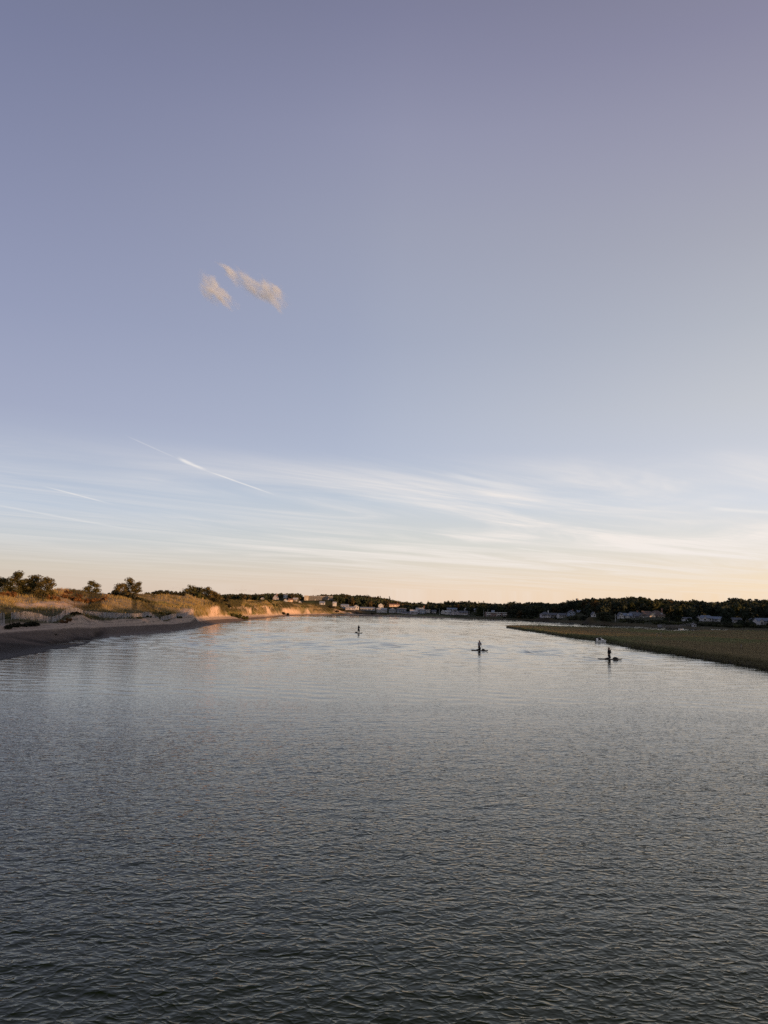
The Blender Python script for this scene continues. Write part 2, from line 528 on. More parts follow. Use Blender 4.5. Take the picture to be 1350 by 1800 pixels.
POOLS = []
for (px, py, hw, hd) in ((118, 1131, 30, 3.4), (100, 1142.5, 24, 1.6), (150, 1126.5, 26, 2.2), (188, 1124, 18, 1.6), (12, 1161, 16, 1.2)):
    c = pixz(px, py); e = pixz(px + hw, py); f = pixz(px, py - hd)
    POOLS.append((c.x, c.y, abs(e.x - c.x), abs(f.y - c.y)))


def dune_h(x, y):
    z, s = dune_raw(x, y)
    x = np.asarray(x, float); y = np.asarray(y, float)
    for (ax, ay, az, r) in ANCH:
        d2 = (x - ax) ** 2 + (y - ay) ** 2
        w = np.exp(-d2 / (r * r))
        z = z + (az - z) * np.clip(w * 1.3, 0, 1)
    for (cx, cy, rx, ry) in POOLS:
        q = ((x - cx) / rx) ** 2 + ((y - cy) / ry) ** 2 + 0.5 * fbm(x / 3, y / 1.2, 71, 2)
        z = z - np.clip(2.0 * (1 - q), 0, 1) * np.clip(z + 0.05, 0, 1.2)
    return z, s


# fence lines first, since the sand is shaped to carry them: (column, row of the foot, distance)
FENCE_A = [(-34, 1101.5, 114), (-18, 1101, 115), (-6, 1100.5, 115.5), (3, 1100, 116), (9, 1099.5, 117)]
FENCE_B = [(20, 1089, 121), (30, 1089, 123), (44, 1087, 125), (58, 1089, 126), (70, 1091, 127), (80, 1095, 128), (90, 1096, 129),
           (100, 1094, 131), (108, 1089, 134), (116, 1082, 138), (126, 1079, 142), (138, 1080, 146), (147, 1084, 150)]
FENCE_C = [(148, 1084.5, 150), (165, 1085, 154), (185, 1086, 158), (205, 1086.5, 163), (225, 1087, 168), (240, 1087.5, 173),
           (250, 1086.5, 177), (258, 1084, 180), (265, 1085, 182), (272, 1090, 186), (280, 1094, 190)]
FENCE_D = [(282, 1093, 192), (290, 1091, 196), (300, 1088, 200), (310, 1086.5, 206), (319, 1086, 212), (327, 1083, 219), (333, 1080, 226)]
for F in (FENCE_A, FENCE_B, FENCE_C, FENCE_D):
    P = [pix(*a) for a in F]
    for a, b in zip(P[:-1], P[1:]):
        n = max(2, int((b - a).length / 1.6))
        for i in range(n):
            q = a.lerp(b, i / n)
            ANCH.append((q.x, q.y, q.z, 2.0))
ANCH_FULL = ANCH
ANCH = np.array(ANCH)


def dune_masks(P, S, X, Y, n1, n2):
    """where the dune lies open as bare sand, and where dark scrub grows"""
    KK = np.clip(Y / 200, 0.8, 4)
    nb = fbm(X / (4 * KK), Y / (9 * KK), 261, 3)
    o1 = sstep(20, 42, P) * sstep(165, 120, P) * sstep(5.0, 5.25, S + 0.12 * n2) * sstep(6.35, 5.95, S + 0.1 * n2) * 0.85
    o2 = sstep(312, 330, P) * sstep(415, 398, P) * sstep(5.5, 5.0, S + 0.5 * nb) * sstep(-0.28, -0.05, nb)
    o3 = sstep(396, 410, P) * sstep(485, 475, P) * sstep(0.13, 0.05, np.abs(S - 5.0 - 0.22 * fbm(P / 22, S * 0, 111, 2)))
    o4 = sstep(430, 445, P) * sstep(500, 490, P) * sstep(4.9, 4.7, S) * sstep(0.05, 0.2, fbm(P / 6 + S * 1.5, S * 0.6, 271, 2))
    o5 = sstep(497, 503, P) * sstep(536, 528, P) * sstep(4.95, 4.7, S + 0.012 * (P - 505)) * sstep(4.0, 4.1, S)
    o6 = sstep(588, 594, P) * sstep(662, 645, P) * sstep(0.4, 0.25, np.abs(S - 4.75 + 0.012 * (P - 592)))
    o7 = sstep(536, 545, P) * sstep(590, 580, P) * sstep(0.15, 0.3, nb) * sstep(5.2, 4.8, S)
    foot = sstep(330, 350, P) * sstep(600, 540, P) * sstep(4.18, 4.08, S)
    OP = np.clip(np.maximum.reduce([o1, o2, o3, o4, o5, o6, o7, foot]), 0, 1)
    sc = fbm(X / (5 * KK), Y / (12 * KK), 231, 3) + 0.25 * n1
    scrub = sstep(0.02, 0.22, sc - 0.10 * sstep(300, 150, P)) * sstep(5.0, 5.4, S) + sstep(370, 400, P) * sstep(-0.05, 0.15, sc) * sstep(4.3, 4.7, S)
    scrub = scrub + sstep(360, 395, P) * sstep(0.0, 0.18, fbm(P / 20, S * 3.2, 291, 3)) * sstep(4.2, 4.45, S)
    return OP, np.clip(scrub, 0, 1) * (1 - OP)


def build_dunes():
    px = np.concatenate([np.arange(-420, -20, 14), np.arange(-20, 420, 2.0), np.arange(420, 620, 2.5), np.arange(620, 834, 6)])
    t = t_of(px)
    ys = [44.0]
    while ys[-1] < 1500:
        ys.append(ys[-1] * 1.0062 if ys[-1] < 360 else ys[-1] * 1.009)
    ys = np.array(ys)
    Y, T = np.meshgrid(ys, t, indexing='ij')
    X = T * Y
    Z, S = dune_h(X, Y)
    ny, nx = X.shape
    # colours
    n1 = fbm(X / 6, Y / 8, 81, 4); n2 = fbm(X / 2.2, Y / 2.4, 91, 3); n3 = fbm(X / 25, Y / 40, 101, 3)
    PXC = T / TK + 675
    KK = np.clip(Y / 200, 0.8, 4)
    wet = np.array((0.125, 0.096, 0.080)); dry = np.array((0.41, 0.315, 0.245)); mud = np.array((0.036, 0.029, 0.025))
    sand = np.array((0.56, 0.405, 0.30)); turf = np.array((0.25, 0.185, 0.10)); green = np.array((0.13, 0.12, 0.05)); rust = np.array((0.20, 0.105, 0.045))

    def mixc(a, b, f):
        return a * (1 - f[..., None]) + b * f[..., None]
    C = np.broadcast_to(wet, X.shape + (3,)).copy()
    C = mixc(C, mud, sstep(2.85, 2.55, S + 0.35 * fbm(X / 9, Y / 2.5, 281, 3)) * sstep(215, 165, PXC) * 0.93)
    C = mixc(C, dry, sstep(2.97, 3.06, S + 0.05 * n1))
    wrack = np.clip(1 - np.abs(S - 3.35 - 0.12 * n1) / 0.04, 0, 1) + np.clip(1 - np.abs(S - 3.72 - 0.15 * n2) / 0.10, 0, 1) * (n2 > 0)
    C = mixc(C, np.array((0.075, 0.06, 0.05)), np.clip(wrack, 0, 1) * 0.75 * (S < 4))
    veg = sstep(3.9, 4.05, S + 0.08 * n1)
    g = mixc(turf, green, sstep(-0.1, 0.4, n3 + 0.5 * n1))
    g = mixc(g, rust, sstep(0.0, 0.35, n1 + 0.25) * sstep(80, 110, PXC) * sstep(215, 175, PXC) * sstep(5.3, 5.8, S) * 0.8)
    # open sand: the lit face near the first pines, and the cut scarps farther on
    OP, scrub = dune_masks(PXC, S, X, Y, n1, n2)
    g = mixc(g, np.array((0.060, 0.058, 0.032)), sstep(5.25, 4.85, S + 0.15 * n1) * sstep(320, 290, PXC) * 0.85)  # shaded foredune: shadow darkening put into the ground colour, along with its lush green
    g = mixc(g, np.array((0.05, 0.044, 0.02)), scrub * 0.9)
    g = mixc(g, sand, OP * (0.75 + 0.25 * sstep(-0.2, 0.2, n2)))
    g = mixc(g, np.array((0.075, 0.08, 0.035)), sstep(640, 680, PXC) * 0.8)
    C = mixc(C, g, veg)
    W = np.clip(sstep(2.6, 2.1, S + 0.1 * n1) * sstep(-0.2, 0.05, Z), 0, 1)
    idx = np.arange(ny * nx).reshape(ny, nx)
    f = np.stack([idx[:-1, :-1], idx[:-1, 1:], idx[1:, 1:], idx[1:, :-1]], -1).reshape(-1, 4)
    keep = (Z[:-1, :-1] > -2.4) | (Z[1:, 1:] > -2.4)
    f = f[keep.reshape(-1)]
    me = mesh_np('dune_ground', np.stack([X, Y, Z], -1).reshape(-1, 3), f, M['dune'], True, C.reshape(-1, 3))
    a = me.attributes.new('Wet', 'FLOAT', 'POINT')
    a.data.foreach_set('value', W.reshape(-1).astype(np.float32))
    o = new_obj('dune_ground', me)
    tag(o, kind='structure')


build_dunes()

# ------------------------------------------------------------------ mainland: far and right shore
# column, then (distance, height): water line, bank, bench with houses, slope, hill top, behind
LD = [
    (200, (900, -1), (930, 4), (980, 12), (1060, 15), (1250, 17), (1700, 12)),
    (450, (900, -1), (930, 5), (980, 14), (1060, 16), (1250, 18), (1700, 12)),
    (560, (980, -1), (1010, 5), (1050, 15), (1120, 18), (1250, 20), (1700, 12)),
    (640, (1010, -1), (1025, 3), (1060, 8), (1140, 12), (1280, 18), (1700, 12)),
    (720, (960, -1), (975, 1.5), (1020, 2.8), (1090, 6), (1280, 9), (1700, 10)),
    (800, (880, -1), (895, 0.8), (920, 2.0), (1000, 5), (1200, 9), (1700, 10)),
    (828, (846, 0), (858, 1.0), (880, 2.0), (960, 5), (1150, 9), (1700, 10)),
    (920, (792, 0), (806, 1.4), (830, 2.4), (900, 6), (1080, 10), (1600, 9)),
    (1000, (615, 0), (628, 1.6), (655, 4.0), (720, 8), (880, 12), (1500, 9)),
    (1080, (503, 0), (514, 1.6), (540, 4.2), (600, 8), (760, 14), (1400, 9)),
    (1150, (433, 0), (447, 1.3), (480, 4.0), (540, 7), (700, 14), (1300, 9)),
    (1200, (411, 0), (428, 1.2), (465, 2.6), (530, 5), (690, 13), (1300, 9)),
    (1260, (378, 0.2), (400, 1.0), (445, 2.6), (510, 5), (660, 12), (1200, 9)),
    (1350, (355, 0.3), (395, 1.0), (440, 2.6), (500, 5), (640, 12), (1200, 9)),
    (1700, (330, 0.3), (350, 1.0), (380, 2.6), (440, 6), (560, 12), (1200, 9)),
]
L_T = np.array([t_of(l[0]) for l in LD])
L_D = np.array([[p[0] for p in l[1:]] for l in LD])
L_Z = np.array([[p[1] for p in l[1:]] for l in LD])
LANCH = []


def land_h(x, y):
    x = np.asarray(x, float); y = np.maximum(np.asarray(y, float), 1)
    t = x / y
    Dk = [np.interp(t, L_T, L_D[:, k]) for k in range(6)]
    Zk = [np.interp(t, L_T, L_Z[:, k]) for k in range(6)]
    z = np.where(y < Dk[0], -2.5, Zk[-1]); s = np.where(y < Dk[0], -1.0, 5.0)
    m = (y < Dk[0]) & (y > Dk[0] - 14)
    z = np.where(m, Zk[0] - (Dk[0] - y) / 14 * 2.5, z)
    for k in range(5):
        m = (y >= Dk[k]) & (y < Dk[k + 1])
        f = (y - Dk[k]) / (Dk[k + 1] - Dk[k])
        z = np.where(m, Zk[k] + (Zk[k + 1] - Zk[k]) * f, z); s = np.where(m, k + f, s)
    z = z + sstep(0.5, 2, s) * 0.8 * fbm(x / 30, y / 40, 121, 3)
    for (ax, ay, az, r) in LANCH:
        w = np.clip(np.exp(-(((x - ax) ** 2 + (y - ay) ** 2) / (r * r))) * 1.5, 0, 1)
        z = z + (az - z) * w
    return z, s


# ------------------------------------------------------------------ houses of the town and the right shore
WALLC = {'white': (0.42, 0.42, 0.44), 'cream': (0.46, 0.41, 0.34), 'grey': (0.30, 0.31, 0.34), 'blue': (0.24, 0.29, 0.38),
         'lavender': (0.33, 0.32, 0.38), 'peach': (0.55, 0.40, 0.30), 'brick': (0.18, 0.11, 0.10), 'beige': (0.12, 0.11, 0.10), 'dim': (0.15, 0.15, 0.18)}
ROOFC = {'slate': (0.10, 0.11, 0.14), 'brown': (0.13, 0.10, 0.09), 'bluegrey': (0.17, 0.21, 0.29), 'pale': (0.36, 0.37, 0.40),
         'dark': (0.05, 0.05, 0.06), 'red': (0.17, 0.09, 0.075)}
for k, c in WALLC.items(): M['w_' + k] = mat_plain('painted siding ' + k, c, 0.75, 0.10, 1.2, stretch=(0.3, 0.3, 3))
for k, c in ROOFC.items(): M['r_' + k] = mat_plain('shingle roof ' + k, c, 0.85, 0.18, 1.5)

# column, foot row, distance, width, depth, wall height, roof height, ridge ('x' across, 'y' gable to the viewer, 'f' flat, 'h' hipped), wall, roof, storeys, extras, label
HS = [
    (461, 1056, 1000, 4.2, 6, 2.4, 2.0, 'y', 'white', 'slate', 1, '', 'tiny white gabled cottage on the hill left of the steep gable house'),
    (484, 1054, 1030, 6.4, 8, 2.4, 4.2, 'y', 'lavender', 'slate', 2, 'c', 'pale house with a very steep pointed gable among hilltop trees'),
    (501.5, 1050, 1065, 4.4, 7, 4.2, 0.3, 'f', 'white', 'pale', 2, '', 'bright white sunlit cube house high among the hilltop trees'),
    (502, 1058, 1000, 4.2, 6, 2.2, 1.8, 'y', 'white', 'slate', 1, '', 'small white gabled house just below the bright cube house'),
    (510, 1058, 1004, 5.6, 7, 2.8, 1.6, 'x', 'peach', 'red', 1, '', 'dull reddish house on the hill right of a small white gable'),
    (519, 1057, 1012, 6.0, 7, 2.8, 1.8, 'x', 'beige', 'pale', 1, '', 'pale green-grey house on the hill beside the reddish one'),
    (527, 1061, 985, 3.6, 5, 2.0, 1.6, 'y', 'white', 'slate', 1, '', 'little white gabled shed above the far dune crest'),
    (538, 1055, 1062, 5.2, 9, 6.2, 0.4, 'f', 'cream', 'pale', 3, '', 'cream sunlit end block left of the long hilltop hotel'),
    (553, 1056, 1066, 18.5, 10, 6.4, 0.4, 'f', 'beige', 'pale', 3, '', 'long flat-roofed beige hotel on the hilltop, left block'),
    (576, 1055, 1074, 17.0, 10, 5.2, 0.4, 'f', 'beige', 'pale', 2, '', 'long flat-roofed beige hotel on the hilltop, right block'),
    (566, 1063, 1000, 6.4, 7, 2.4, 2.0, 'x', 'grey', 'bluegrey', 1, '', 'blue-roofed house under the hilltop hotel'),
    (588, 1063, 1010, 4.8, 6, 2.2, 1.6, 'x', 'white', 'pale', 1, '', 'small white-ended house below the right hotel block'),
    (606, 1068, 1012, 10.0, 7, 2.6, 1.8, 'x', 'grey', 'bluegrey', 1, '', 'long house with a blue-grey roof behind the sunlit far dune'),
    (616, 1072, 1004, 13.0, 7, 3.0, 1.4, 'x', 'lavender', 'bluegrey', 1, '', 'low pale long building directly behind the sunlit far dune'),
    (626, 1070, 1032, 6.8, 7, 2.8, 2.0, 'y', 'white', 'pale', 1, '', 'white-roofed house right of the low pale long building'),
    (646, 1073, 1040, 20.0, 8, 2.8, 1.6, 'x', 'grey', 'bluegrey', 1, '', 'very long low house with a grey-blue roof in mid town'),
    (669, 1068, 1066, 7.0, 8, 3.4, 2.4, 'y', 'white', 'slate', 2, '', 'white gabled house beside the peach sunlit building'),
    (693, 1066.5, 1084, 14.6, 8, 2.8, 1.4, 'x', 'peach', 'red', 1, 'c', 'long peach building catching the last sun below the wooded slope'),
    (671, 1076.5, 1018, 13.5, 8, 4.0, 1.6, 'x', 'white', 'pale', 2, '', 'white two-storey house at the left end of the waterfront row'),
    (690, 1077.5, 1010, 9.0, 8, 4.2, 2.6, 'y', 'grey', 'bluegrey', 2, '', 'grey gabled house second in the waterfront row'),
    (706, 1077.5, 1000, 12.0, 8, 4.0, 2.2, 'x', 'blue', 'slate', 2, 'p', 'blue house with a long porch in the waterfront row'),
    (714, 1081, 972, 11.0, 6, 2.6, 1.4, 'x', 'lavender', 'slate', 1, '', 'low lavender terrace in front of the waterfront row'),
    (727, 1080, 962, 8.8, 8, 3.4, 2.4, 'x', 'lavender', 'pale', 2, 'p', 'lavender house with a pale roof left of the tall blue gable'),
    (736, 1078.5, 982, 7.0, 8, 4.6, 2.6, 'x', 'white', 'pale', 2, '', 'white house with a pale roof tucked behind the tall blue gable'),
    (743.5, 1078.5, 972, 6.6, 9, 4.8, 3.4, 'y', 'blue', 'slate', 2, 'c', 'tall blue gable-fronted house, highest of the waterfront'),
    (752, 1078, 978, 5.2, 7, 4.4, 0.3, 'f', 'white', 'pale', 2, '', 'square white flat-roofed house right of the tall blue gable'),
    (763, 1077.5, 975, 5.8, 7, 1.8, 2.0, 'x', 'dim', 'slate', 1, '', 'dim cottage with a grey roof between the white houses'),
    (779, 1078, 932, 4.6, 6, 2.6, 1.8, 'y', 'white', 'slate', 1, '', 'small white gable at the left of the lavender cluster'),
    (787, 1079, 930, 7.4, 6, 2.6, 1.4, 'x', 'white', 'pale', 1, '', 'low white house joined to the small white gable'),
    (797, 1081, 924, 6.6, 8, 3.0, 2.4, 'y', 'lavender', 'slate', 2, '', 'left lavender gable of the pair by the marsh point'),
    (804.5, 1081, 922, 5.8, 8, 3.0, 2.2, 'y', 'lavender', 'bluegrey', 2, '', 'right lavender gable of the pair by the marsh point'),
    (815, 1081, 920, 10.4, 8, 3.0, 1.8, 'x', 'lavender', 'slate', 2, 'p', 'broad lavender house at the right end of the town'),
    (795, 1073.5, 1000, 13.0, 8, 2.0, 1.6, 'x', 'dim', 'bluegrey', 1, '', 'dark long roof above the lavender cluster'),
    (818.5, 1075.5, 985, 3.0, 3, 2.2, 3.2, 'h', 'white', 'pale', 1, '', 'little white pointed belfry above the lavender cluster'),
    (837, 1075, 960, 4.6, 5, 2.0, 1.4, 'x', 'dim', 'bluegrey', 1, '', 'dim blue cottage alone in the trees right of the belfry'),
    (873, 1084, 866, 23.5, 10, 4.7, 0.3, 'f', 'brick', 'pale', 2, 'm', 'red brick waterside motel with white balcony bays'),
    (960, 1085.5, 690, 8.4, 8, 2.8, 2.4, 'h', 'lavender', 'slate', 1, 'cp', 'hip-roofed shore house with a tall white chimney'),
    (976, 1086, 692, 9.0, 7, 2.6, 1.6, 'x', 'dim', 'slate', 1, 'p', 'dark low shore house between the chimney house and the blue one'),
    (989, 1087.5, 682, 7.0, 7, 3.2, 1.6, 'x', 'white', 'slate', 2, 'p', 'shore house with a white front porch'),
    (1006, 1084, 690, 5.6, 8, 3.6, 2.0, 'y', 'blue', 'slate', 2, 'c', 'blue gabled house above the right shore'),
    (1021, 1079, 722, 6.0, 6, 1.6, 1.6, 'x', 'dim', 'bluegrey', 1, '', 'grey roof half sunk in the trees right of the blue gabled house'),
    (1044.5, 1084.5, 566, 2.4, 4, 2.0, 1.6, 'y', 'white', 'slate', 1, '', 'tiny white gable at the edge of the round shore tree'),
    (1093, 1088, 545, 3.2, 7, 2.4, 2.2, 'y', 'white', 'slate', 2, '', 'narrow white steep gable left of the blue-roofed house'),
    (1104, 1087.5, 552, 6.8, 7, 2.2, 1.6, 'x', 'grey', 'bluegrey', 1, 'd', 'house with a blue-grey roof on the right shore'),
    (1118, 1086.5, 556, 6.6, 7, 2.6, 1.8, 'x', 'lavender', 'slate', 1, 'c', 'grey-roofed house with a chimney left of the mansion'),
    (1128, 1089, 542, 4.4, 7, 2.4, 2.0, 'y', 'beige', 'slate', 1, '', 'beige gable-fronted house left of the mansion'),
    (1139, 1087.5, 560, 6.2, 8, 3.0, 2.4, 'x', 'beige', 'brown', 2, '', 'dark-roofed house wedged against the mansion'),
    (1158, 1090, 544, 12.6, 10, 3.0, 3.8, 'h', 'cream', 'brown', 1, 'cdwp', 'large cream mansion with a sweeping brown hipped roof'),
    (1210, 1092.5, 500, 5.6, 5, 1.8, 0.8, 'x', 'white', 'slate', 1, '', 'low white bungalow nearly hidden by trees near the dock'),
    (1242, 1092, 490, 7.2, 7, 2.0, 1.6, 'x', 'white', 'bluegrey', 1, 'w', 'white house with a blue roof, left of the three cottages'),
    (1265, 1092.5, 490, 7.0, 7, 1.6, 1.4, 'x', 'grey', 'bluegrey', 1, '', 'cottage with a broad blue-grey roof, middle of three cottages'),
    (1297, 1094.5, 480, 6.2, 6, 1.7, 1.3, 'x', 'white', 'slate', 1, 'p', 'cottage with a dark roof and white porch, right of three cottages'),
    (1308.5, 1093.5, 482, 1.9, 3, 1.9, 0.2, 'f', 'white', 'pale', 1, '', 'tiny white flat-roofed shed beside the porch cottage'),
    (1324, 1094, 486, 2.2, 3, 1.8, 0.7, 'y', 'grey', 'slate', 1, '', 'small grey shed between the porch cottage and the white cottage'),
    (1344, 1099, 450, 7.2, 7, 2.4, 1.6, 'x', 'white', 'bluegrey', 1, 'w', 'bright white cottage at the right edge of the picture'),
    (1221.5, 1102, 424, 1.8, 2.4, 1.4, 0.6, 'y', 'grey', 'slate', 1, '', 'grey boat shed at the landward end of the dock ramp'),
]
for h in HS:
    p = pix(h[0], h[1], h[2])
    LANCH.append((p.x, p.y + h[4] / 2, p.z, max(h[3], h[4]) * 0.9 + 2))


def build_land():
    px = np.concatenate([np.arange(200, 420, 10), np.arange(420, 1360, 3.0), np.arange(1360, 1702, 9)])
    t = t_of(px)
    ys = [300.0]
    while ys[-1] < 1800:
        ys.append(ys[-1] * 1.0075)
    ys += [2200, 3000, 5000]
    Y, T = np.meshgrid(np.array(ys), t, indexing='ij')
    X = T * Y
    Z, S = land_h(X, Y)
    n1 = fbm(X / 20, Y / 30, 131, 4)
    C = np.empty(X.shape + (3,))
    C[:] = (0.035, 0.038, 0.02)
    f = sstep(1.3, 0.9, S + 0.2 * n1)[..., None]
    C = C * (1 - f) + np.array((0.075, 0.062, 0.035)) * f
    f = sstep(0.25, 0.1, S)[..., None]
    C = C * (1 - f) + np.array((0.05, 0.043, 0.035)) * f
    f = (sstep(0.2, 0.5, n1) * sstep(1.0, 1.6, S) * sstep(3, 2, S))[..., None]
    C = C * (1 - f) + np.array((0.06, 0.07, 0.03)) * f
    idx = np.arange(Z.size).reshape(Z.shape)
    fc = np.stack([idx[:-1, :-1], idx[:-1, 1:], idx[1:, 1:], idx[1:, :-1]], -1).reshape(-1, 4)
    keep = ((Z[:-1, :-1] > -2.45) | (Z[1:, 1:] > -2.45)).reshape(-1)
    me = mesh_np('shore_ground', np.stack([X, Y, Z], -1).reshape(-1, 3), fc[keep], M['land'], True, C.reshape(-1, 3))
    tag(new_obj('shore_ground', me), kind='structure')


build_land()


def near_hill(x, y):
    """wooded hill on the right bank beside the viewer, outside the picture; it shades the river"""
    h = 14.0 * sstep(50, -25, y) + 6.5
    return h * sstep(215, 275, x) * sstep(520, 440, x) * sstep(-330, -250, y) * sstep(470, 420, y) - 0.6


xs = np.arange(200, 530, 6.0); ysn = np.arange(-340, 480, 6.0)
Yn, Xn = np.meshgrid(ysn, xs, indexing='ij')
Zn = near_hill(Xn, Yn) + 0.8 * fbm(Xn / 30, Yn / 30, 141, 3) * sstep(0, 4, near_hill(Xn, Yn))
idx = np.arange(Zn.size).reshape(Zn.shape)
fc = np.stack([idx[:-1, :-1], idx[:-1, 1:], idx[1:, 1:], idx[1:, :-1]], -1).reshape(-1, 4)
tag(new_obj('hill_ground', mesh_np('hill_ground', np.stack([Xn, Yn, Zn], -1).reshape(-1, 3), fc, M['land'], True,
                                   np.broadcast_to((0.04, 0.042, 0.022), (Zn.size, 3)))), kind='structure')

# ------------------------------------------------------------------ marsh bank
MPX_FRONT = [(890, 1103.3), (905, 1106), (925, 1109), (960, 1114), (1000, 1120.5), (1030, 1124), (1050, 1126.5), (1068, 1130), (1082, 1133),
             (1100, 1137), (1125, 1141), (1150, 1145.5), (1175, 1149), (1200, 1153), (1250, 1161), (1300, 1169), (1350, 1178), (1450, 1198), (1650, 1245)]
MPX_BACK = [(890, 1103.3), (905, 1101.6), (925, 1100.6), (950, 1099.8), (985, 1100.6), (1030, 1101.6), (1080, 1102.6), (1120, 1104.2), (1150, 1106), (1180, 1107.6), (1210, 1108.4)]
FR = [pixz(*p) for p in MPX_FRONT]
BK = [FR[0]] + [pixz(px, py, min(0.95, 0.12 + 0.2 * k)) for k, (px, py) in enumerate(MPX_BACK[1:])]
M_FT = np.array([p.x / p.y for p in FR]); M_FY = np.array([p.y for p in FR])
M_BT = np.array([p.x / p.y for p in BK] + [t_of(1240), t_of(1700)]); M_BY = np.array([p.y for p in BK] + [345, 360])
CREEKS = [[(1066, 1127.6), (1085, 1128.6), (1110, 1129.5)], [(1235, 1122), (1290, 1125), (1340, 1127)], [(1240, 1141), (1275, 1143), (1300, 1143)],
          [(1000, 1107), (1040, 1109), (1075, 1110)], [(1130, 1113), (1165, 1116), (1190, 1118)], [(1300, 1112.5), (1350, 1112.5), (1400, 1113)]]
CRK = [[pixz(px, py, 0.5) for px, py in c] for c in CREEKS]


def marsh_h(x, y):
    x = np.asarray(x, float); y = np.maximum(np.asarray(y, float), 1)
    t = x / y
    wob = 1 + 0.012 * fbm(x / 6, y / 12, 151, 3)
    yf = np.interp(t, M_FT, M_FY) * wob; yb = np.interp(t, M_BT, M_BY)
    inside = np.minimum((y - yf), (yb - y)) * np.where(t < M_FT[0], 0, 1) + np.where(t < M_FT[0], -3, 0)
    z = np.clip(inside * 0.30, -1.8, 0.0) + 0.55 * sstep(0, 2.2, inside)
    z = z + sstep(0.4, 0.6, z) * 0.12 * fbm(x / 9, y / 16, 161, 3)
    cr = np.zeros_like(x + y)
    for c in CRK:
        for a, b in zip(c[:-1], c[1:]):
            dx, dy = b.x - a.x, b.y - a.y
            u = np.clip(((x - a.x) * dx + (y - a.y) * dy) / (dx * dx + dy * dy), 0, 1)
            d = np.hypot(x - a.x - u * dx, y - a.y - u * dy)
            cr = np.maximum(cr, sstep(1.6, 0.5, d))
    return z - 0.45 * cr, inside, cr


def build_marsh():
    px = np.concatenate([np.arange(880, 1360, 2.5), np.arange(1360, 1660, 10)])
    ys = [50.0]
    while ys[-1] < 400:
        ys.append(ys[-1] * 1.006)
    Y, T = np.meshgrid(np.array(ys), t_of(px), indexing='ij')
    X = T * Y
    Z, I, CR = marsh_h(X, Y)
    n1 = fbm(X / 25, Y / 45, 171, 4)
    C = np.empty(X.shape + (3,)); C[:] = (0.105, 0.090, 0.052)
    f = sstep(-0.2, 0.3, n1)[..., None]
    C = C * (1 - f) + np.array((0.085, 0.086, 0.042)) * f
    f = sstep(1.4, 0.2, I)[..., None]  # dark rim: shadow under the marsh edge, put into the ground colour
    C = C * (1 - f) + np.array((0.020, 0.018, 0.014)) * f
    C = C * (1 - 0.55 * CR[..., None])
    idx = np.arange(Z.size).reshape(Z.shape)
    fc = np.stack([idx[:-1, :-1], idx[:-1, 1:], idx[1:, 1:], idx[1:, :-1]], -1).reshape(-1, 4)
    keep = (np.maximum(Z[:-1, :-1], Z[1:, 1:]) > -1.7).reshape(-1)
    me = mesh_np('marsh_ground', np.stack([X, Y, Z], -1).reshape(-1, 3), fc[keep], M['marsh_ground'], True, C.reshape(-1, 3))
    tag(new_obj('marsh_ground', me), kind='structure')


build_marsh()

# ------------------------------------------------------------------ seabed and water
mb = MB(); mb.add([(-9000, -600, -3), (9000, -600, -3), (9000, 14000, -3), (-9000, 14000, -3)], [(0, 1, 2, 3)])
tag(mb.build('seabed', M['seabed']), kind='structure')

BOARDS = []     # (x, y, heading) filled below, also used for the wakes
for (px, py, hd) in ((630, 1113, 52), (843, 1144, 48), (1071.5, 1159.5, 40)):
    p = pixz(px, py)
    BOARDS.append((p.x, p.y, -math.radians(hd)))


RIP = 0.0165     # height of the wavelets


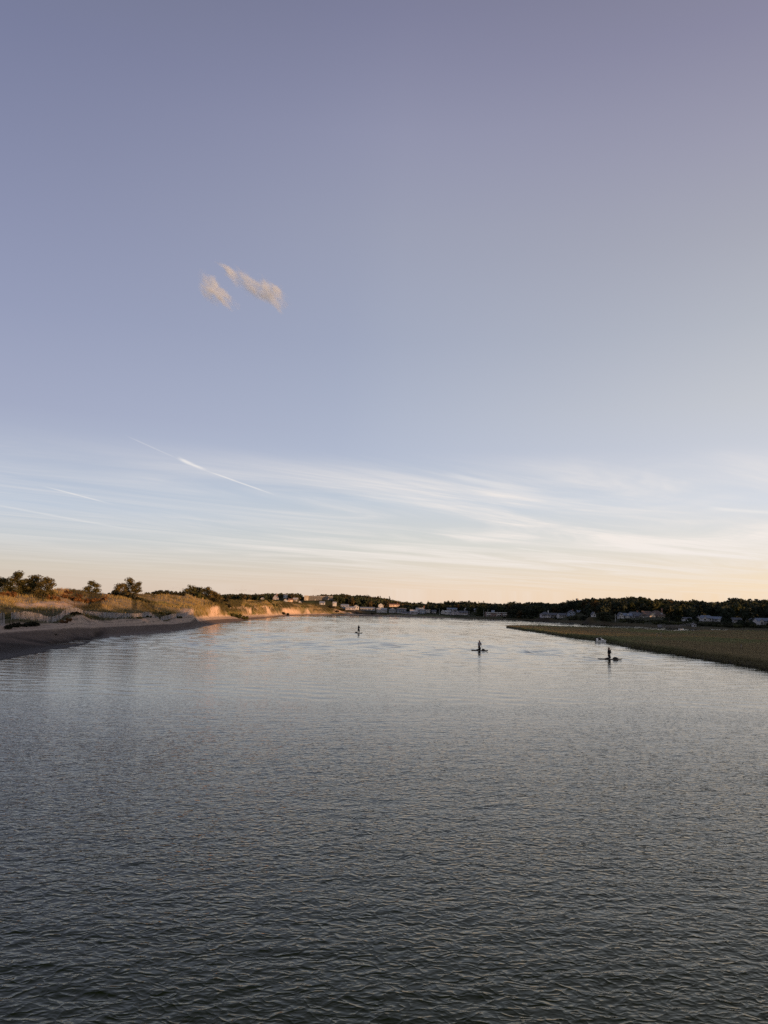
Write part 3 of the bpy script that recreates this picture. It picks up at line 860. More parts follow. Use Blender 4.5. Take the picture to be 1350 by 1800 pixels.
def mat_water():
    m = bpy.data.materials.new('river water'); m.use_nodes = True
    nt = m.node_tree; N, L = nt.nodes.new, nt.links.new
    p = nt.nodes['Principled BSDF']
    p.inputs['Base Color'].default_value = (0.008, 0.0145, 0.002, 1)
    p.inputs['IOR'].default_value = 1.333
    p.inputs['Specular IOR Level'].default_value = 0.43
    p.inputs['Specular Tint'].default_value = (1.0, 0.96, 0.30, 1)
    geo = N('ShaderNodeNewGeometry')
    sep = N('ShaderNodeSeparateXYZ'); L(geo.outputs['Position'], sep.inputs[0])

    def noise(scale, stretch, rot, detail, rough=0.5, dist=0.0):
        mp = N('ShaderNodeMapping'); mp.inputs['Rotation'].default_value = (0, 0, math.radians(rot)); mp.inputs['Scale'].default_value = (*stretch, 1)
        L(geo.outputs['Position'], mp.inputs[0])
        n = N('ShaderNodeTexNoise'); n.inputs['Scale'].default_value = scale; n.inputs['Detail'].default_value = detail
        n.inputs['Roughness'].default_value = rough; n.inputs['Distortion'].default_value = dist
        L(mp.outputs[0], n.inputs[0])
        return n.outputs[0]

    def math_(op, a, b=None, clamp=False):
        n = N('ShaderNodeMath'); n.operation = op; n.use_clamp = clamp
        for i, v in enumerate((a, b)):
            if v is None: continue
            if isinstance(v, (int, float)): n.inputs[i].default_value = v
            else: L(v, n.inputs[i])
        return n.outputs[0]

    def mrange(v, a, b, c, d, smooth=True):
        n = N('ShaderNodeMapRange')
        if smooth: n.interpolation_type = 'SMOOTHSTEP'
        for i, q in enumerate((a, b, c, d)): n.inputs[i + 1].default_value = q
        L(v, n.inputs[0])
        return n.outputs[0]

    # gusts: ruffled and slick stretches of the river
    gust = noise(0.022, (0.35, 1.0), 8, 4, 0.55, 0.8)
    gust2 = noise(0.006, (0.25, 1.0), -6, 3, 0.5, 0.4)
    gmix = math_('ADD', math_('MULTIPLY', gust, 0.55), math_('MULTIPLY', gust2, 0.45))
    gfac = mrange(gmix, 0.38, 0.62, 0.55, 1.0)
    # ripples: two crossing sets of sharp-crested wavelets
    def crests(scale, stretch, rot, p, amp):
        n = noise(scale, stretch, rot, 1.2, 0.4, 0.5)
        r = math_('SUBTRACT', 1.0, math_('ABSOLUTE', math_('MULTIPLY', math_('SUBTRACT', n, 0.5), 3.2)), True)
        return math_('MULTIPLY', math_('POWER', r, p), amp)
    rip = math_('ADD', crests(4.0, (0.66, 1.0), 9, 1.9, RIP), crests(5.0, (0.70, 1.0), -30, 1.9, RIP * 0.8))
    rip = math_('ADD', rip, crests(7.4, (0.8, 1.0), 24, 1.6, RIP * 0.28))
    rip = math_('MULTIPLY', rip, mrange(sep.outputs[1], 18, 55, 1.0, 0.22))
    swell = noise(0.22, (0.75, 1.0), 5, 8, 0.58, 0.3)
    hsum = math_('MULTIPLY', math_('ADD', rip, math_('MULTIPLY', swell, mrange(sep.outputs[1], 55, 110, 0.0, 0.032))), gfac)
    # wakes: long low ridges trailing behind the boards
    for (bx, by, hd), ln in zip(BOARDS, (22, 26, 34)):
        for sgn, off, k in ((1, 7, 1.0), (-1, 10, 0.7)):
            a = hd + math.pi + math.radians(sgn * off)
            if ln == 34: a = hd + math.pi + math.radians(-24 + sgn * off * 0.5)
            ca, sa = math.cos(a), math.sin(a)
            dx = math_('SUBTRACT', sep.outputs[0], bx); dy = math_('SUBTRACT', sep.outputs[1], by)
            u = math_('ADD', math_('MULTIPLY', dx, ca), math_('MULTIPLY', dy, sa))
            v = math_('ABSOLUTE', math_('SUBTRACT', math_('MULTIPLY', dy, ca), math_('MULTIPLY', dx, sa)))
            fade = math_('MULTIPLY', mrange(u, 0.5, 2.0, 0, 1), mrange(u, ln * 0.4, ln, 1, 0))
            ridge = math_('MULTIPLY', mrange(v, 0.0, 0.45, 1, 0), fade)
            hsum = math_('ADD', hsum, math_('MULTIPLY', ridge, 0.045 * k))
    b = N('ShaderNodeBump'); b.inputs['Strength'].default_value = 1.0; b.inputs['Distance'].default_value = 1.0
    L(hsum, b.inputs['Height']); L(b.outputs[0], p.inputs['Normal'])
    L(mrange(sep.outputs[1], 15, 300, 0.015, 0.08), p.inputs['Roughness'])
    return m


M['water'] = mat_water()


def wave_height(X, Y, DX):
    """wind ripples as a sum of many crossing wave trains; crests drawn together so that they peak"""
    rng = np.random.default_rng(5)
    H = np.zeros_like(X); QX = np.zeros_like(X); QY = np.zeros_like(X)
    gust = 0.5 + 0.9 * (0.5 + 0.5 * fbm(X / 9, Y / 6, 181, 3))
    wx = X + 0.25 * fbm(X / 2.5, Y / 2.5, 191, 2); wy = Y + 0.2 * fbm(X / 3, Y / 2, 201, 2)
    comps = []
    for i in range(48):
        lam = math.exp(rng.uniform(math.log(0.24), math.log(0.7)))
        th = math.radians(rng.normal(6, 30)) if i % 3 else math.radians(rng.normal(-42, 20))
        comps.append((lam, th, 0.010 if i % 3 else 0.008))
    for i in range(8):
        comps.append((math.exp(rng.uniform(math.log(0.7), math.log(2.0))), math.radians(rng.normal(0, 25)), 0.008))
    for lam, th, slope in comps:
        k = 2 * math.pi / lam
        fade = np.clip((lam / DX - 2.6) / 2.0, 0, 1)
        ph = rng.uniform(0, 6.283)
        a = k * (wx * math.sin(th) + wy * math.cos(th)) + ph
        A = fade * slope / k
        H += A * np.sin(a); c = A * np.cos(a)
        QX += c * math.sin(th); QY += c * math.cos(th)
    return H * gust, QX * gust * 1.9, QY * gust * 1.9


def far_waves(X, Y):
    """short-crested chop on the open river, long enough to be carried by the mesh"""
    rng = np.random.default_rng(15)
    H = np.zeros_like(X)
    for band, (l0, l1, y0, y1, y2, y3, sl) in enumerate(((1.2, 2.8, 30, 46, 130, 190, 0.0110), (2.8, 6.0, 60, 110, 330, 460, 0.0115), (6.0, 13.0, 220, 340, 1200, 1900, 0.0105))):
        w = sstep(y0, y1, Y) * sstep(y3, y2, Y)
        hb = np.zeros_like(X)
        for i in range(22):
            lam = math.exp(rng.uniform(math.log(l0), math.log(l1))); th = math.radians(rng.normal(4, 27)); k = 2 * math.pi / lam
            hb += sl / k * np.sin(k * (X * math.sin(th) + Y * math.cos(th)) + rng.uniform(0, 6.283))
        H += hb * w
    g = 0.5 + 0.5 * fbm(X / 60, Y / 30, 241, 4); g2 = 0.5 + 0.5 * fbm(X / 300, Y / 70, 251, 3)
    return H * np.clip(0.15 + 0.9 * g + 0.6 * (g2 - 0.4), 0.35, 1.25)


def sheet(name, X, Y, Z):
    idx = np.arange(Z.size).reshape(Z.shape)
    fc = np.stack([idx[:-1, :-1], idx[:-1, 1:], idx[1:, 1:], idx[1:, :-1]], -1).reshape(-1, 4)
    me = mesh_np(name, np.stack([X, Y, Z], -1).reshape(-1, 3), fc, M['water'], True)
    tag(new_obj(name, me), kind='structure')


def build_water():
    SEAM = 46.0
    tt = np.concatenate([-np.geomspace(1.6, 0.66, 40)[:-1], np.linspace(-0.66, 0.66, 640), np.geomspace(0.66, 1.6, 40)[1:]])
    ys = [2.0]
    while ys[-1] < SEAM:
        ys.append(ys[-1] + max(0.034, ys[-1] * 0.0031) * (1 if ys[-1] > 10.5 else 3))
    ys[-1] = SEAM
    ys = np.array(ys)
    Y, T = np.meshgrid(ys, tt, indexing='ij')
    X = T * (Y + 14.0)
    dy = np.gradient(ys)[:, None] * np.ones_like(X)
    dx = np.gradient(X, axis=1)
    w = sstep(SEAM, SEAM - 5, Y)
    h, qx, qy = wave_height(X, Y, np.maximum(dy, dx * 0.45))
    Z = h * w; X += qx * w; Y += qy * w
    sheet('water', X, Y, Z)
    tt = np.concatenate([-np.geomspace(1.6, 0.62, 30)[:-1], np.linspace(-0.62, 0.62, 300), np.geomspace(0.62, 1.6, 30)[1:]])
    ys = [SEAM]
    while ys[-1] < 1300:
        ys.append(ys[-1] + np.interp(ys[-1], [46, 100, 200, 400, 1300], [0.30, 0.45, 0.8, 1.6, 3.0]))
    while ys[-1] < 9000:
        ys.append(ys[-1] * 1.05)
    Y, T = np.meshgrid(np.array(ys), tt, indexing='ij')
    X = T * (Y + 14.0)
    Z = far_waves(X, Y) * sstep(SEAM, SEAM + 4, Y)
    sheet('water', X, Y, Z)


build_water()

# ------------------------------------------------------------------ foliage builders
def leaf_quads(rng, centers, size, flat=0.0):
    """one small irregular leaf-clump face per centre, randomly turned"""
    n = len(centers)
    d = rng.normal(size=(n, 3)); d[:, 2] *= (1 - flat)
    d /= np.linalg.norm(d, axis=1)[:, None] + 1e-9
    e = rng.normal(size=(n, 3)); e[:, 2] *= (1 - flat)
    e -= d * (e * d).sum(1)[:, None]; e /= np.linalg.norm(e, axis=1)[:, None] + 1e-9
    s = size * rng.uniform(0.55, 1.25, (n, 1)); s2 = size * rng.uniform(0.35, 0.9, (n, 1))
    v = np.stack([centers - d * s, centers - e * s2 + d * s * rng.uniform(-0.4, 0.4, (n, 1)), centers + d * s, centers + e * s2], 1).reshape(-1, 3)
    f = np.arange(4 * n).reshape(n, 4)
    return v, f


def lobes_points(rng, lobes, n):
    """points in the outer shell of several ellipsoid lobes (cx, cy, cz, rx, ry, rz)"""
    L = np.array(lobes); vol = L[:, 3] * L[:, 4] * L[:, 5]
    pick = rng.choice(len(L), n, p=vol ** 0.7 / (vol ** 0.7).sum())
    d = rng.normal(size=(n, 3)); d /= np.linalg.norm(d, axis=1)[:, None]
    r = rng.uniform(0.45, 1.0, (n, 1)) ** 0.55
    return L[pick, :3] + d * r * L[pick, 3:]


def blob(lobes, seg=6, ring=4, k=0.72):
    vs = []; fs = []
    for (cx, cy, cz, rx, ry, rz) in lobes:
        b = len(vs)
        for i in range(ring + 1):
            a = math.pi * i / ring
            for j in range(seg):
                q = 2 * math.pi * j / seg
                vs.append((cx + k * rx * math.sin(a) * math.cos(q), cy + k * ry * math.sin(a) * math.sin(q), cz + k * rz * math.cos(a)))
        for i in range(ring):
            for j in range(seg):
                fs.append((b + i * seg + j, b + i * seg + (j + 1) % seg, b + (i + 1) * seg + (j + 1) % seg, b + (i + 1) * seg + j))
    return np.array(vs), np.array(fs)


def crown_arrays(rng, lobes, n, leaf, flat=0.0, core=0.62, lean=False):
    v, f = leaf_quads(rng, lobes_points(rng, lobes, n), leaf, flat)
    if core:
        cv, cf = blob(lobes[:1] + lobes[1::2], 5, 3, core * 1.12) if lean else blob(lobes, 6, 4, core)
        f = np.vstack([f, cf + len(v)]); v = np.vstack([v, cv])
    return v, f


def broadleaf(seed, h=10.0, w=8.0, n=420, leaf=0.62, skirt=False):
    rng = np.random.default_rng(seed)
    lobes = [(0, 0, h * 0.60, w * 0.34, w * 0.34, h * 0.30)]
    for i in range(7):
        a = rng.uniform(0, 6.28); r = w * rng.uniform(0.15, 0.34); q = rng.uniform(0.36, 0.84)
        lobes.append((r * math.cos(a), r * math.sin(a), h * q, w * rng.uniform(0.13, 0.24), w * rng.uniform(0.13, 0.24), h * rng.uniform(0.10, 0.17)))
    if skirt:      # undergrowth round the foot of a wood tree
        for i in range(4):
            a = rng.uniform(0, 6.28); r = w * 0.28
            lobes.append((r * math.cos(a), r * math.sin(a), h * rng.uniform(0.10, 0.24), w * 0.24, w * 0.24, h * 0.15))
    v, f = crown_arrays(rng, lobes, n, leaf, lean=skirt)
    return v, f, lobes


def tree_meshes(name, seed, kind):
    if kind == 'oak':
        v, f, lobes = broadleaf(seed)
        crown = mesh_np('crown', v, f, M['oak'])
        mb = MB(); mb.tube([(0, 0, -0.6), (0.1, 0, 2.2), (0.05, 0.1, 5.5)], [0.32, 0.22, 0.10], 6)
        for l in lobes[1:5]:
            mb.tube([(0.08, 0, 2.6), (l[0] * 0.6, l[1] * 0.6, l[2] * 0.8), (l[0], l[1], l[2])], [0.14, 0.08, 0.04], 5)
        return crown, mb.mesh('trunk', M['bark'])
    if kind == 'conifer':
        rng = np.random.default_rng(seed)
        lobes = []
        for i in range(7):
            q = i / 6
            lobes.append((rng.normal(0, 0.15), rng.normal(0, 0.15), 2.2 + q * 8.0, 2.4 * (1 - q) + 0.5, 2.4 * (1 - q) + 0.5, 0.95))
        v, f = crown_arrays(rng, lobes, 380, 0.5, 0.4, 0.5)
        crown = mesh_np('crown', v, f, M['oak'])
        mb = MB(); mb.tube([(0, 0, -0.6), (0, 0, 9.5)], [0.28, 0.05], 6)
        for i in range(5):
            a = i * 1.3; mb.tube([(0, 0, 2.5 + i), (1.5 * math.cos(a), 1.5 * math.sin(a), 2.8 + i)], [0.06, 0.02], 4)
        return crown, mb.mesh('trunk', M['bark'])


def make_pine(name, seed, h, w, lean=0.0, pads=13, n=1500, leaf=0.16, low=0.12):
    """wind-shaped pitch pine: short trunk, crooked limbs ending in flat needle pads"""
    rng = np.random.default_rng(seed)
    mb = MB()
    top = Vector((lean * h, 0, h * 0.93))
    def spine(q):
        return Vector((top.x * q ** 1.4 + 0.04 * w * math.sin(q * 7 + seed), 0.03 * w * math.cos(q * 5 + seed), top.z * q))
    mb.tube([spine(q) - Vector((0, 0, 0.5 if q == 0 else 0)) for q in (0, 0.25, 0.5, 0.75, 1.0)], [0.022 * h + 0.03, 0.02 * h, 0.015 * h, 0.009 * h, 0.02], 6)
    lobes = []
    for i in range(pads):
        q = low + (1 - low) * (i + rng.uniform(0, 0.8)) / pads
        a = rng.uniform(0, 6.28) if i % 2 else (0 if rng.random() < 0.5 else math.pi) + rng.normal(0, 0.5)
        reach = w * 0.5 * (0.95 - 0.85 * max(0, q - 0.25)) * rng.uniform(0.35, 0.95)
        p = spine(q)
        tip = p + Vector((reach * math.cos(a) + lean * reach * 0.6, reach * math.sin(a), rng.uniform(-0.02, 0.09) * h))
        mb.tube([p, p.lerp(tip, 0.5) + Vector((0, 0, -0.02 * h)), tip], [0.010 * h, 0.007 * h, 0.004 * h], 5)
        r = w * rng.uniform(0.14, 0.23)
        lobes.append((tip.x, tip.y, tip.z, r, r, r * rng.uniform(0.5, 0.75)))
        if reach > w * 0.25:
            c = p.lerp(tip, 0.5); lobes.append((c.x, c.y, c.z + 0.03 * h, r * 0.75, r * 0.75, r * 0.45))
    lobes.append((top.x, 0, top.z, w * 0.13, w * 0.13, h * 0.07))
    v, f = crown_arrays(rng, lobes, n, leaf, 0.35, 0.45)
    return mesh_np('crown', v, f, M['pine']), mb.mesh('trunk', M['bark'])


def make_shrub(seed, w, h, mat, n=420, leaf=0.10):
    rng = np.random.default_rng(seed)
    lobes = []
    for i in range(9):
        a = rng.uniform(0, 6.28); r = w * 0.36 * math.sqrt(rng.random()); hh = h * rng.uniform(0.35, 0.62)
        lobes.append((r * math.cos(a), r * math.sin(a), hh * 0.75, w * rng.uniform(0.12, 0.2), w * rng.uniform(0.12, 0.2), hh * 0.75))
    v, f = crown_arrays(rng, lobes, n, leaf, 0.1, 0.6)
    mb = MB()
    for l in lobes[:6]:
        mb.tube([(l[0] * 0.2, l[1] * 0.2, -0.2), (l[0] * 0.7, l[1] * 0.7, l[2] * 0.7), (l[0], l[1], l[2] + l[5] * 0.7)], [0.03 * h, 0.02 * h, 0.008 * h], 4)
    return mesh_np('foliage', v, f, M[mat]), mb.mesh('stem', M['bark'])


def place(name, parts, loc, label, cat, group=None, rz=None, scale=1.0):
    r = empty(name, loc, random.uniform(0, 6.28) if rz is None else rz)
    r.scale = (scale,) * 3 if not hasattr(scale, '__len__') else scale
    tag(r, label, cat, group)
    for n, me in parts:
        new_obj(n, me, r)
    return r


def ground_z(x, y):
    return float(dune_h(np.array([x]), np.array([y]))[0][0])


# ------------------------------------------------------------------ pines on the dune crest
PINES = [  # column, top row, distance, width px, lean, label
    (6, 1018, 180, 40, -0.05, 'dark pine cut by the left edge of the picture'),
    (27, 1005.5, 176, 40, 0.06, 'tallest pine of the left cluster, dark and ragged'),
    (46, 1017, 188, 28, 0.0, 'small dark pine behind the gap in the left cluster'),
    (62, 1011.5, 178, 36, -0.05, 'flat-topped pine in the middle of the left cluster'),
    (79, 1016, 175, 42, 0.08, 'broad sunlit pine sloping down at the right of the left cluster'),
    (162, 1022.5, 228, 30, 0.05, 'lone rounded pine on the dune skyline'),
    (213, 1027, 236, 34, 0.05, 'bushy lower pine of the windswept pair'),
    (226, 1016.5, 240, 36, 0.10, 'windswept pine with an open one-sided crown'),
    (241, 1023.5, 236, 22, 0.05, 'narrow pine with a bare lower trunk beside the windswept one'),
    (334, 1030.5, 345, 34, 0.03, 'leftmost dark pine of the far dune clump'),
    (347, 1032, 350, 30, 0.0, 'second dark pine of the far dune clump'),
    (362, 1033, 345, 34, 0.05, 'third dark pine of the far dune clump'),
    (375, 1039, 342, 30, 0.08, 'lowest pine at the right of the far dune clump'),
    (287, 1041, 338, 9, 0.05, 'tiny pine sticking up from the dark hedge on the dune'),
]
for i, (px, top, D, wpx, lean, lab) in enumerate(PINES):
    p = pix(px, top, D)
    g = ground_z(p.x, p.y)
    h = p.z - g
    w = wpx * D / F_PX
    low = 0.35 if i in (8,) else 0.03
    nn = 4200 if D < 200 else 2600
    c, t = make_pine('pine', 300 + i, h, w, lean, 26 if i != 7 else 15, nn, 0.016 * w + 0.055, low)
    place('pine_tree', [('crown', c), ('trunk', t)], (p.x, p.y, g), lab, 'tree', rz=0)

# ------------------------------------------------------------------ shrubs on the dunes
def shrub_set(specs, mat, label, group, name='shrub', seed0=500):
    order = sorted(range(len(specs)), key=lambda k: specs[k][0])
    names = ['leftmost', 'second', 'third', 'fourth', 'fifth', 'sixth', 'seventh', 'eighth', 'ninth']
    for i, (px, py, D, wpx, hpx) in enumerate(specs):
        p = pix(px, py, D)
        k = order.index(i)
        where = ('left one', 'right one')[k] if len(specs) == 2 else (names[k] + ('' if k == 0 else ' from left'))
        g = ground_z(p.x, p.y)
        w = wpx * D / F_PX; h = hpx * D / F_PX
        f, s = make_shrub(seed0 + i, w, h, mat, 420, 0.05 * w + 0.04)
        place(name, [('foliage', f), ('stem', s)], (p.x, p.y, g - 0.05), label + ', ' + where, 'shrub', group)


shrub_set([(14, 1096, 113, 18, 9), (26, 1096, 115, 20, 9), (40, 1096, 117, 22, 10), (54, 1095, 119, 20, 11), (66, 1096, 121, 18, 7)],
          'scrub_dark', 'dark low shrub in the mat in front of the left fence', 'dark shrubs in front of the left fence', seed0=500)
shrub_set([(93, 1048, 170, 22, 14), (100, 1048, 172, 16, 9), (20, 1044, 166, 22, 12), (4, 1046, 164, 20, 9)],
          'scrub_rust', 'rust-coloured shrub at the foot of the left pines', 'rust shrubs under the left pines', seed0=520)
shrub_set([(112, 1056, 186, 16, 9), (124, 1055, 190, 18, 9), (136, 1058, 188, 18, 9), (148, 1060, 190, 18, 9), (160, 1060, 192, 18, 9), (172, 1058, 196, 16, 8), (183, 1060, 196, 16, 8), (119, 1049, 205, 18, 8), (140, 1051, 206, 18, 8)],
          'scrub_rust', 'rust-red shrub on the sunlit slope right of the left pines', 'rust-red shrubs on the sunlit slope', seed0=530)
shrub_set([(196, 1046, 244, 16, 8), (203, 1053, 232, 18, 12), (216, 1056, 230, 20, 12), (230, 1058, 230, 20, 11), (245, 1060, 231, 20, 10), (258, 1062, 232, 16, 7)],
          'scrub_dark', 'dark shrub under the windswept pines', 'dark shrubs under the windswept pines', seed0=550)
shrub_set([(262, 1048, 290, 16, 8), (272, 1051, 296, 18, 9), (284, 1052, 302, 18, 9), (296, 1053, 308, 18, 9), (308, 1054, 314, 18, 9), (320, 1055, 318, 18, 9)],
          'scrub_dark', 'dark hedge shrub on the dune left of the far pine clump', 'dark hedge shrubs on the dune', seed0=570)
shrub_set([(348, 1060, 328, 18, 13), (358, 1060, 330, 12, 8)], 'scrub_green', 'bright green bush at the foot of the far pine clump', 'green bushes under the far pines', seed0=585)
shrub_set([(386, 1064, 352, 18, 9), (398, 1066, 356, 18, 8), (370, 1062, 335, 22, 10), (392, 1060, 380, 20, 7), (340, 1060, 332, 22, 9)],
          'scrub_dark', 'dark shrub round the foot of the far pine clump', 'dark shrubs round the far pines', seed0=590)
shrub_set([(128, 1082, 139, 13, 7), (136, 1083, 142, 12, 6)], 'scrub_dark', 'dark clump on the knoll against the fence bend', 'dark clumps at the fence bend', seed0=600)
shrub_set([(112, 1090, 130, 14, 6), (122, 1090, 133, 14, 6)], 'scrub_rust', 'brown tangle at the foot of the fence knoll', 'brown tangles at the fence knoll', seed0=604)
shrub_set([(284, 1082, 203, 16, 6), (294, 1080, 208, 14, 5), (272, 1079, 205, 12, 5)], 'scrub_green', 'dark green bush behind the sagging fence', 'green bushes behind the sagging fence', seed0=610)
shrub_set([(302, 1088, 203, 10, 4), (315, 1089, 207, 12, 4), (246, 1089, 173, 14, 4), (262, 1089, 178, 12, 4)], 'scrub_green', 'low weed tuft in front of the far fence', 'weed tufts in front of the far fence', seed0=616)
shrub_set([(407, 1081, 352, 16, 8), (418, 1081, 358, 18, 9), (430, 1080, 368, 16, 8)], 'scrub_green', 'olive shrub on the sunlit foredune above the beach corner', 'olive shrubs on the sunlit foredune', seed0=620)
shrub_set([(432, 1060, 560, 14, 5), (446, 1060, 570, 14, 5), (460, 1061, 580, 14, 6), (472, 1062, 585, 16, 7), (482, 1063, 600, 16, 7), (424, 1060, 540, 14, 5)],
          'scrub_green', 'olive shrub on the dune below the hilltop houses', 'olive shrubs below the hilltop houses', seed0=630)
shrub_set([(498, 1075, 655, 12, 6), (505, 1077, 662, 10, 5), (580, 1072, 960, 16, 5), (592, 1074, 962, 14, 4), (600, 1070, 985, 16, 4), (630, 1077, 1005, 16, 3), (655, 1078, 1010, 16, 3)],
          'scrub_dark', 'dark scrub patch on the farthest dunes', 'scrub on the farthest dunes', seed0=640)

# ------------------------------------------------------------------ dune grass and marsh grass
def grass_mesh(name, P, H, W, C, rng, mat, blades=4, spread=0.5, lean=0.45):
    n = len(P)
    V = []; CC = []
    for b in range(blades):
        a = rng.uniform(0, 6.283, n); r = spread * np.sqrt(rng.random(n)) * W * 4
        base = P + np.stack([r * np.cos(a), r * np.sin(a), np.zeros(n)], 1)
        ld = rng.uniform(0, 6.283, n); l = rng.uniform(0.05, lean, n) * H
        h = H * rng.uniform(0.65, 1.1, n)
        tip = base + np.stack([l * np.cos(ld), l * np.sin(ld), h], 1)
        q = rng.uniform(0, 6.283, n); w = W * rng.uniform(0.7, 1.3, n)
        side = np.stack([np.cos(q) * w, np.sin(q) * w, np.zeros(n)], 1)
        base[:, 2] -= 0.06
        V.append(np.stack([base - side, base + side, tip], 1)); CC.append(np.repeat(C[:, None, :], 3, 1))
    V = np.concatenate(V).reshape(-1, 3); CC = np.concatenate(CC).reshape(-1, 3)
    return mesh_np(name, V, np.arange(len(V)).reshape(-1, 3), mat, False, CC)


def build_dune_grass():
    rng = np.random.default_rng(21)
    n = 120000
    px = rng.uniform(-60, 690, n)
    t = t_of(px)
    q = rng.uniform(3.9, 7.5, n); qi = np.floor(q).astype(int)
    Dk = np.stack([np.interp(t, S_T, S_D[:, k]) for k in range(NF)])
    ar = np.arange(n)
    y = Dk[qi, ar] + (q - qi) * (Dk[qi + 1, ar] - Dk[qi, ar])
    x = t * y
    z, S = dune_h(x, y)
    n1 = fbm(x / 6, y / 8, 81, 4); n2 = fbm(x / 2.2, y / 2.4, 91, 3); n3 = fbm(x / 18, y / 30, 211, 3)
    ok = (S > 3.93 + 0.06 * n1) & (S < 7.6)
    dens = np.clip(0.40 + 0.9 * n1 + 0.5 * n3, 0.08, 1)
    ok &= rng.random(n) < dens
    OP, SCR = dune_masks(px, S, x, y, n1, n2)
    ok &= rng.random(n) > OP * 0.93
    ok &= ~((S < 4.3) & ((px < 148) | (px > 245)) & (px < 345) & (rng.random(n) < 0.85))
    x, y, z, S, px, n1, n3, SCR = (a[ok] for a in (x, y, z, S, px, n1, n3, SCR))
    m = len(x)
    gold = np.array((0.31, 0.225, 0.085)); green = np.array((0.135, 0.140, 0.045)); rust = np.array((0.22, 0.115, 0.05)); straw = np.array((0.40, 0.33, 0.18))
    f = sstep(-0.15, 0.35, n3 + 0.3 * n1 + rng.normal(0, 0.12, m))[:, None]
    C = gold * (1 - f) + green * f
    lush = (sstep(4.6, 4.2, S) * sstep(140, 155, px) * sstep(240, 215, px))[:, None]
    C = C * (1 - lush) + np.array((0.085, 0.095, 0.03)) * lush
    shade = (sstep(5.25, 4.85, S + 0.15 * n1) * sstep(320, 290, px))[:, None]  # shaded foredune: shadow put into the blade colour, along with its lush green
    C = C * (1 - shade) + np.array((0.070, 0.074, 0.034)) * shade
    r = (sstep(95, 120, px) * sstep(210, 180, px) * sstep(5.2, 5.7, S) * (rng.random(m) < 0.55))[:, None]
    C = C * (1 - r) + rust * r
    k = (rng.random(m) < 0.12)[:, None]
    C = np.where(k, straw, C)
    KK = np.clip(y / 200, 0.8, 4)
    sc = (SCR * 0.85)[:, None]
    C = C * (1 - sc) + np.array((0.062, 0.056, 0.022)) * sc
    H = rng.uniform(0.35, 0.8, m) * np.clip(y / 220, 0.85, 1.25)
    H *= np.where((S < 4.6) & (px > 140) & (px < 240), 1.35, 1.0)
    W = 0.030 * np.clip(y / 130, 1, 3.6)
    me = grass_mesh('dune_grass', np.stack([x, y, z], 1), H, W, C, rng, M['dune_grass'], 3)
    print('DUNEGRASS', m)
    tag(new_obj('dune_grass', me), 'golden and green beach grass covering the dunes', 'grass', kind='stuff')


build_dune_grass()


def build_marsh_grass():
    rng = np.random.default_rng(31)
    n = 110000
    px = rng.uniform(880, 1420, n)
    y = 70 * (385 / 70) ** rng.uniform(0, 1, n)
    x = t_of(px) * y
    z, I, CR = marsh_h(x, y)
    n1 = fbm(x / 25, y / 45, 171, 4); n2 = fbm(x / 5, y / 9, 221, 3)
    ok = (I > 0.1) & (CR < 0.4) & (rng.random(n) < 0.85 + 0.4 * n2)
    x, y, z, I, n1, n2 = (a[ok] for a in (x, y, z, I, n1, n2))
    m = len(x)
    brown = np.array((0.235, 0.188, 0.110)); olive = np.array((0.190, 0.198, 0.098)); dark = np.array((0.085, 0.090, 0.048))
    f = sstep(-0.25, 0.25, n1 + 0.2 * n2 + 0.35 * sstep(14, 4, I) - 0.1)[:, None]
    C = brown * (1 - f) + olive * f
    e = (sstep(7.0, 0.8, I) * 0.6)[:, None]  # edge blades darkened: the rim's shadow is put into their colour
    C = C * (1 - e) + dark * e
    H = (0.42 + 0.25 * sstep(9, 2, I) + 0.1 * n2) * rng.uniform(0.7, 1.2, m)
    W = 0.035 * np.clip(y / 110, 1, 3.2)
    me = grass_mesh('marsh_grass', np.stack([x, y, z], 1), H, W, C, rng, M['marsh_grass'], 4, 0.8, 0.5)
    tag(new_obj('marsh_grass', me), 'brown and olive cordgrass covering the marsh bank', 'grass', kind='stuff')


build_marsh_grass()

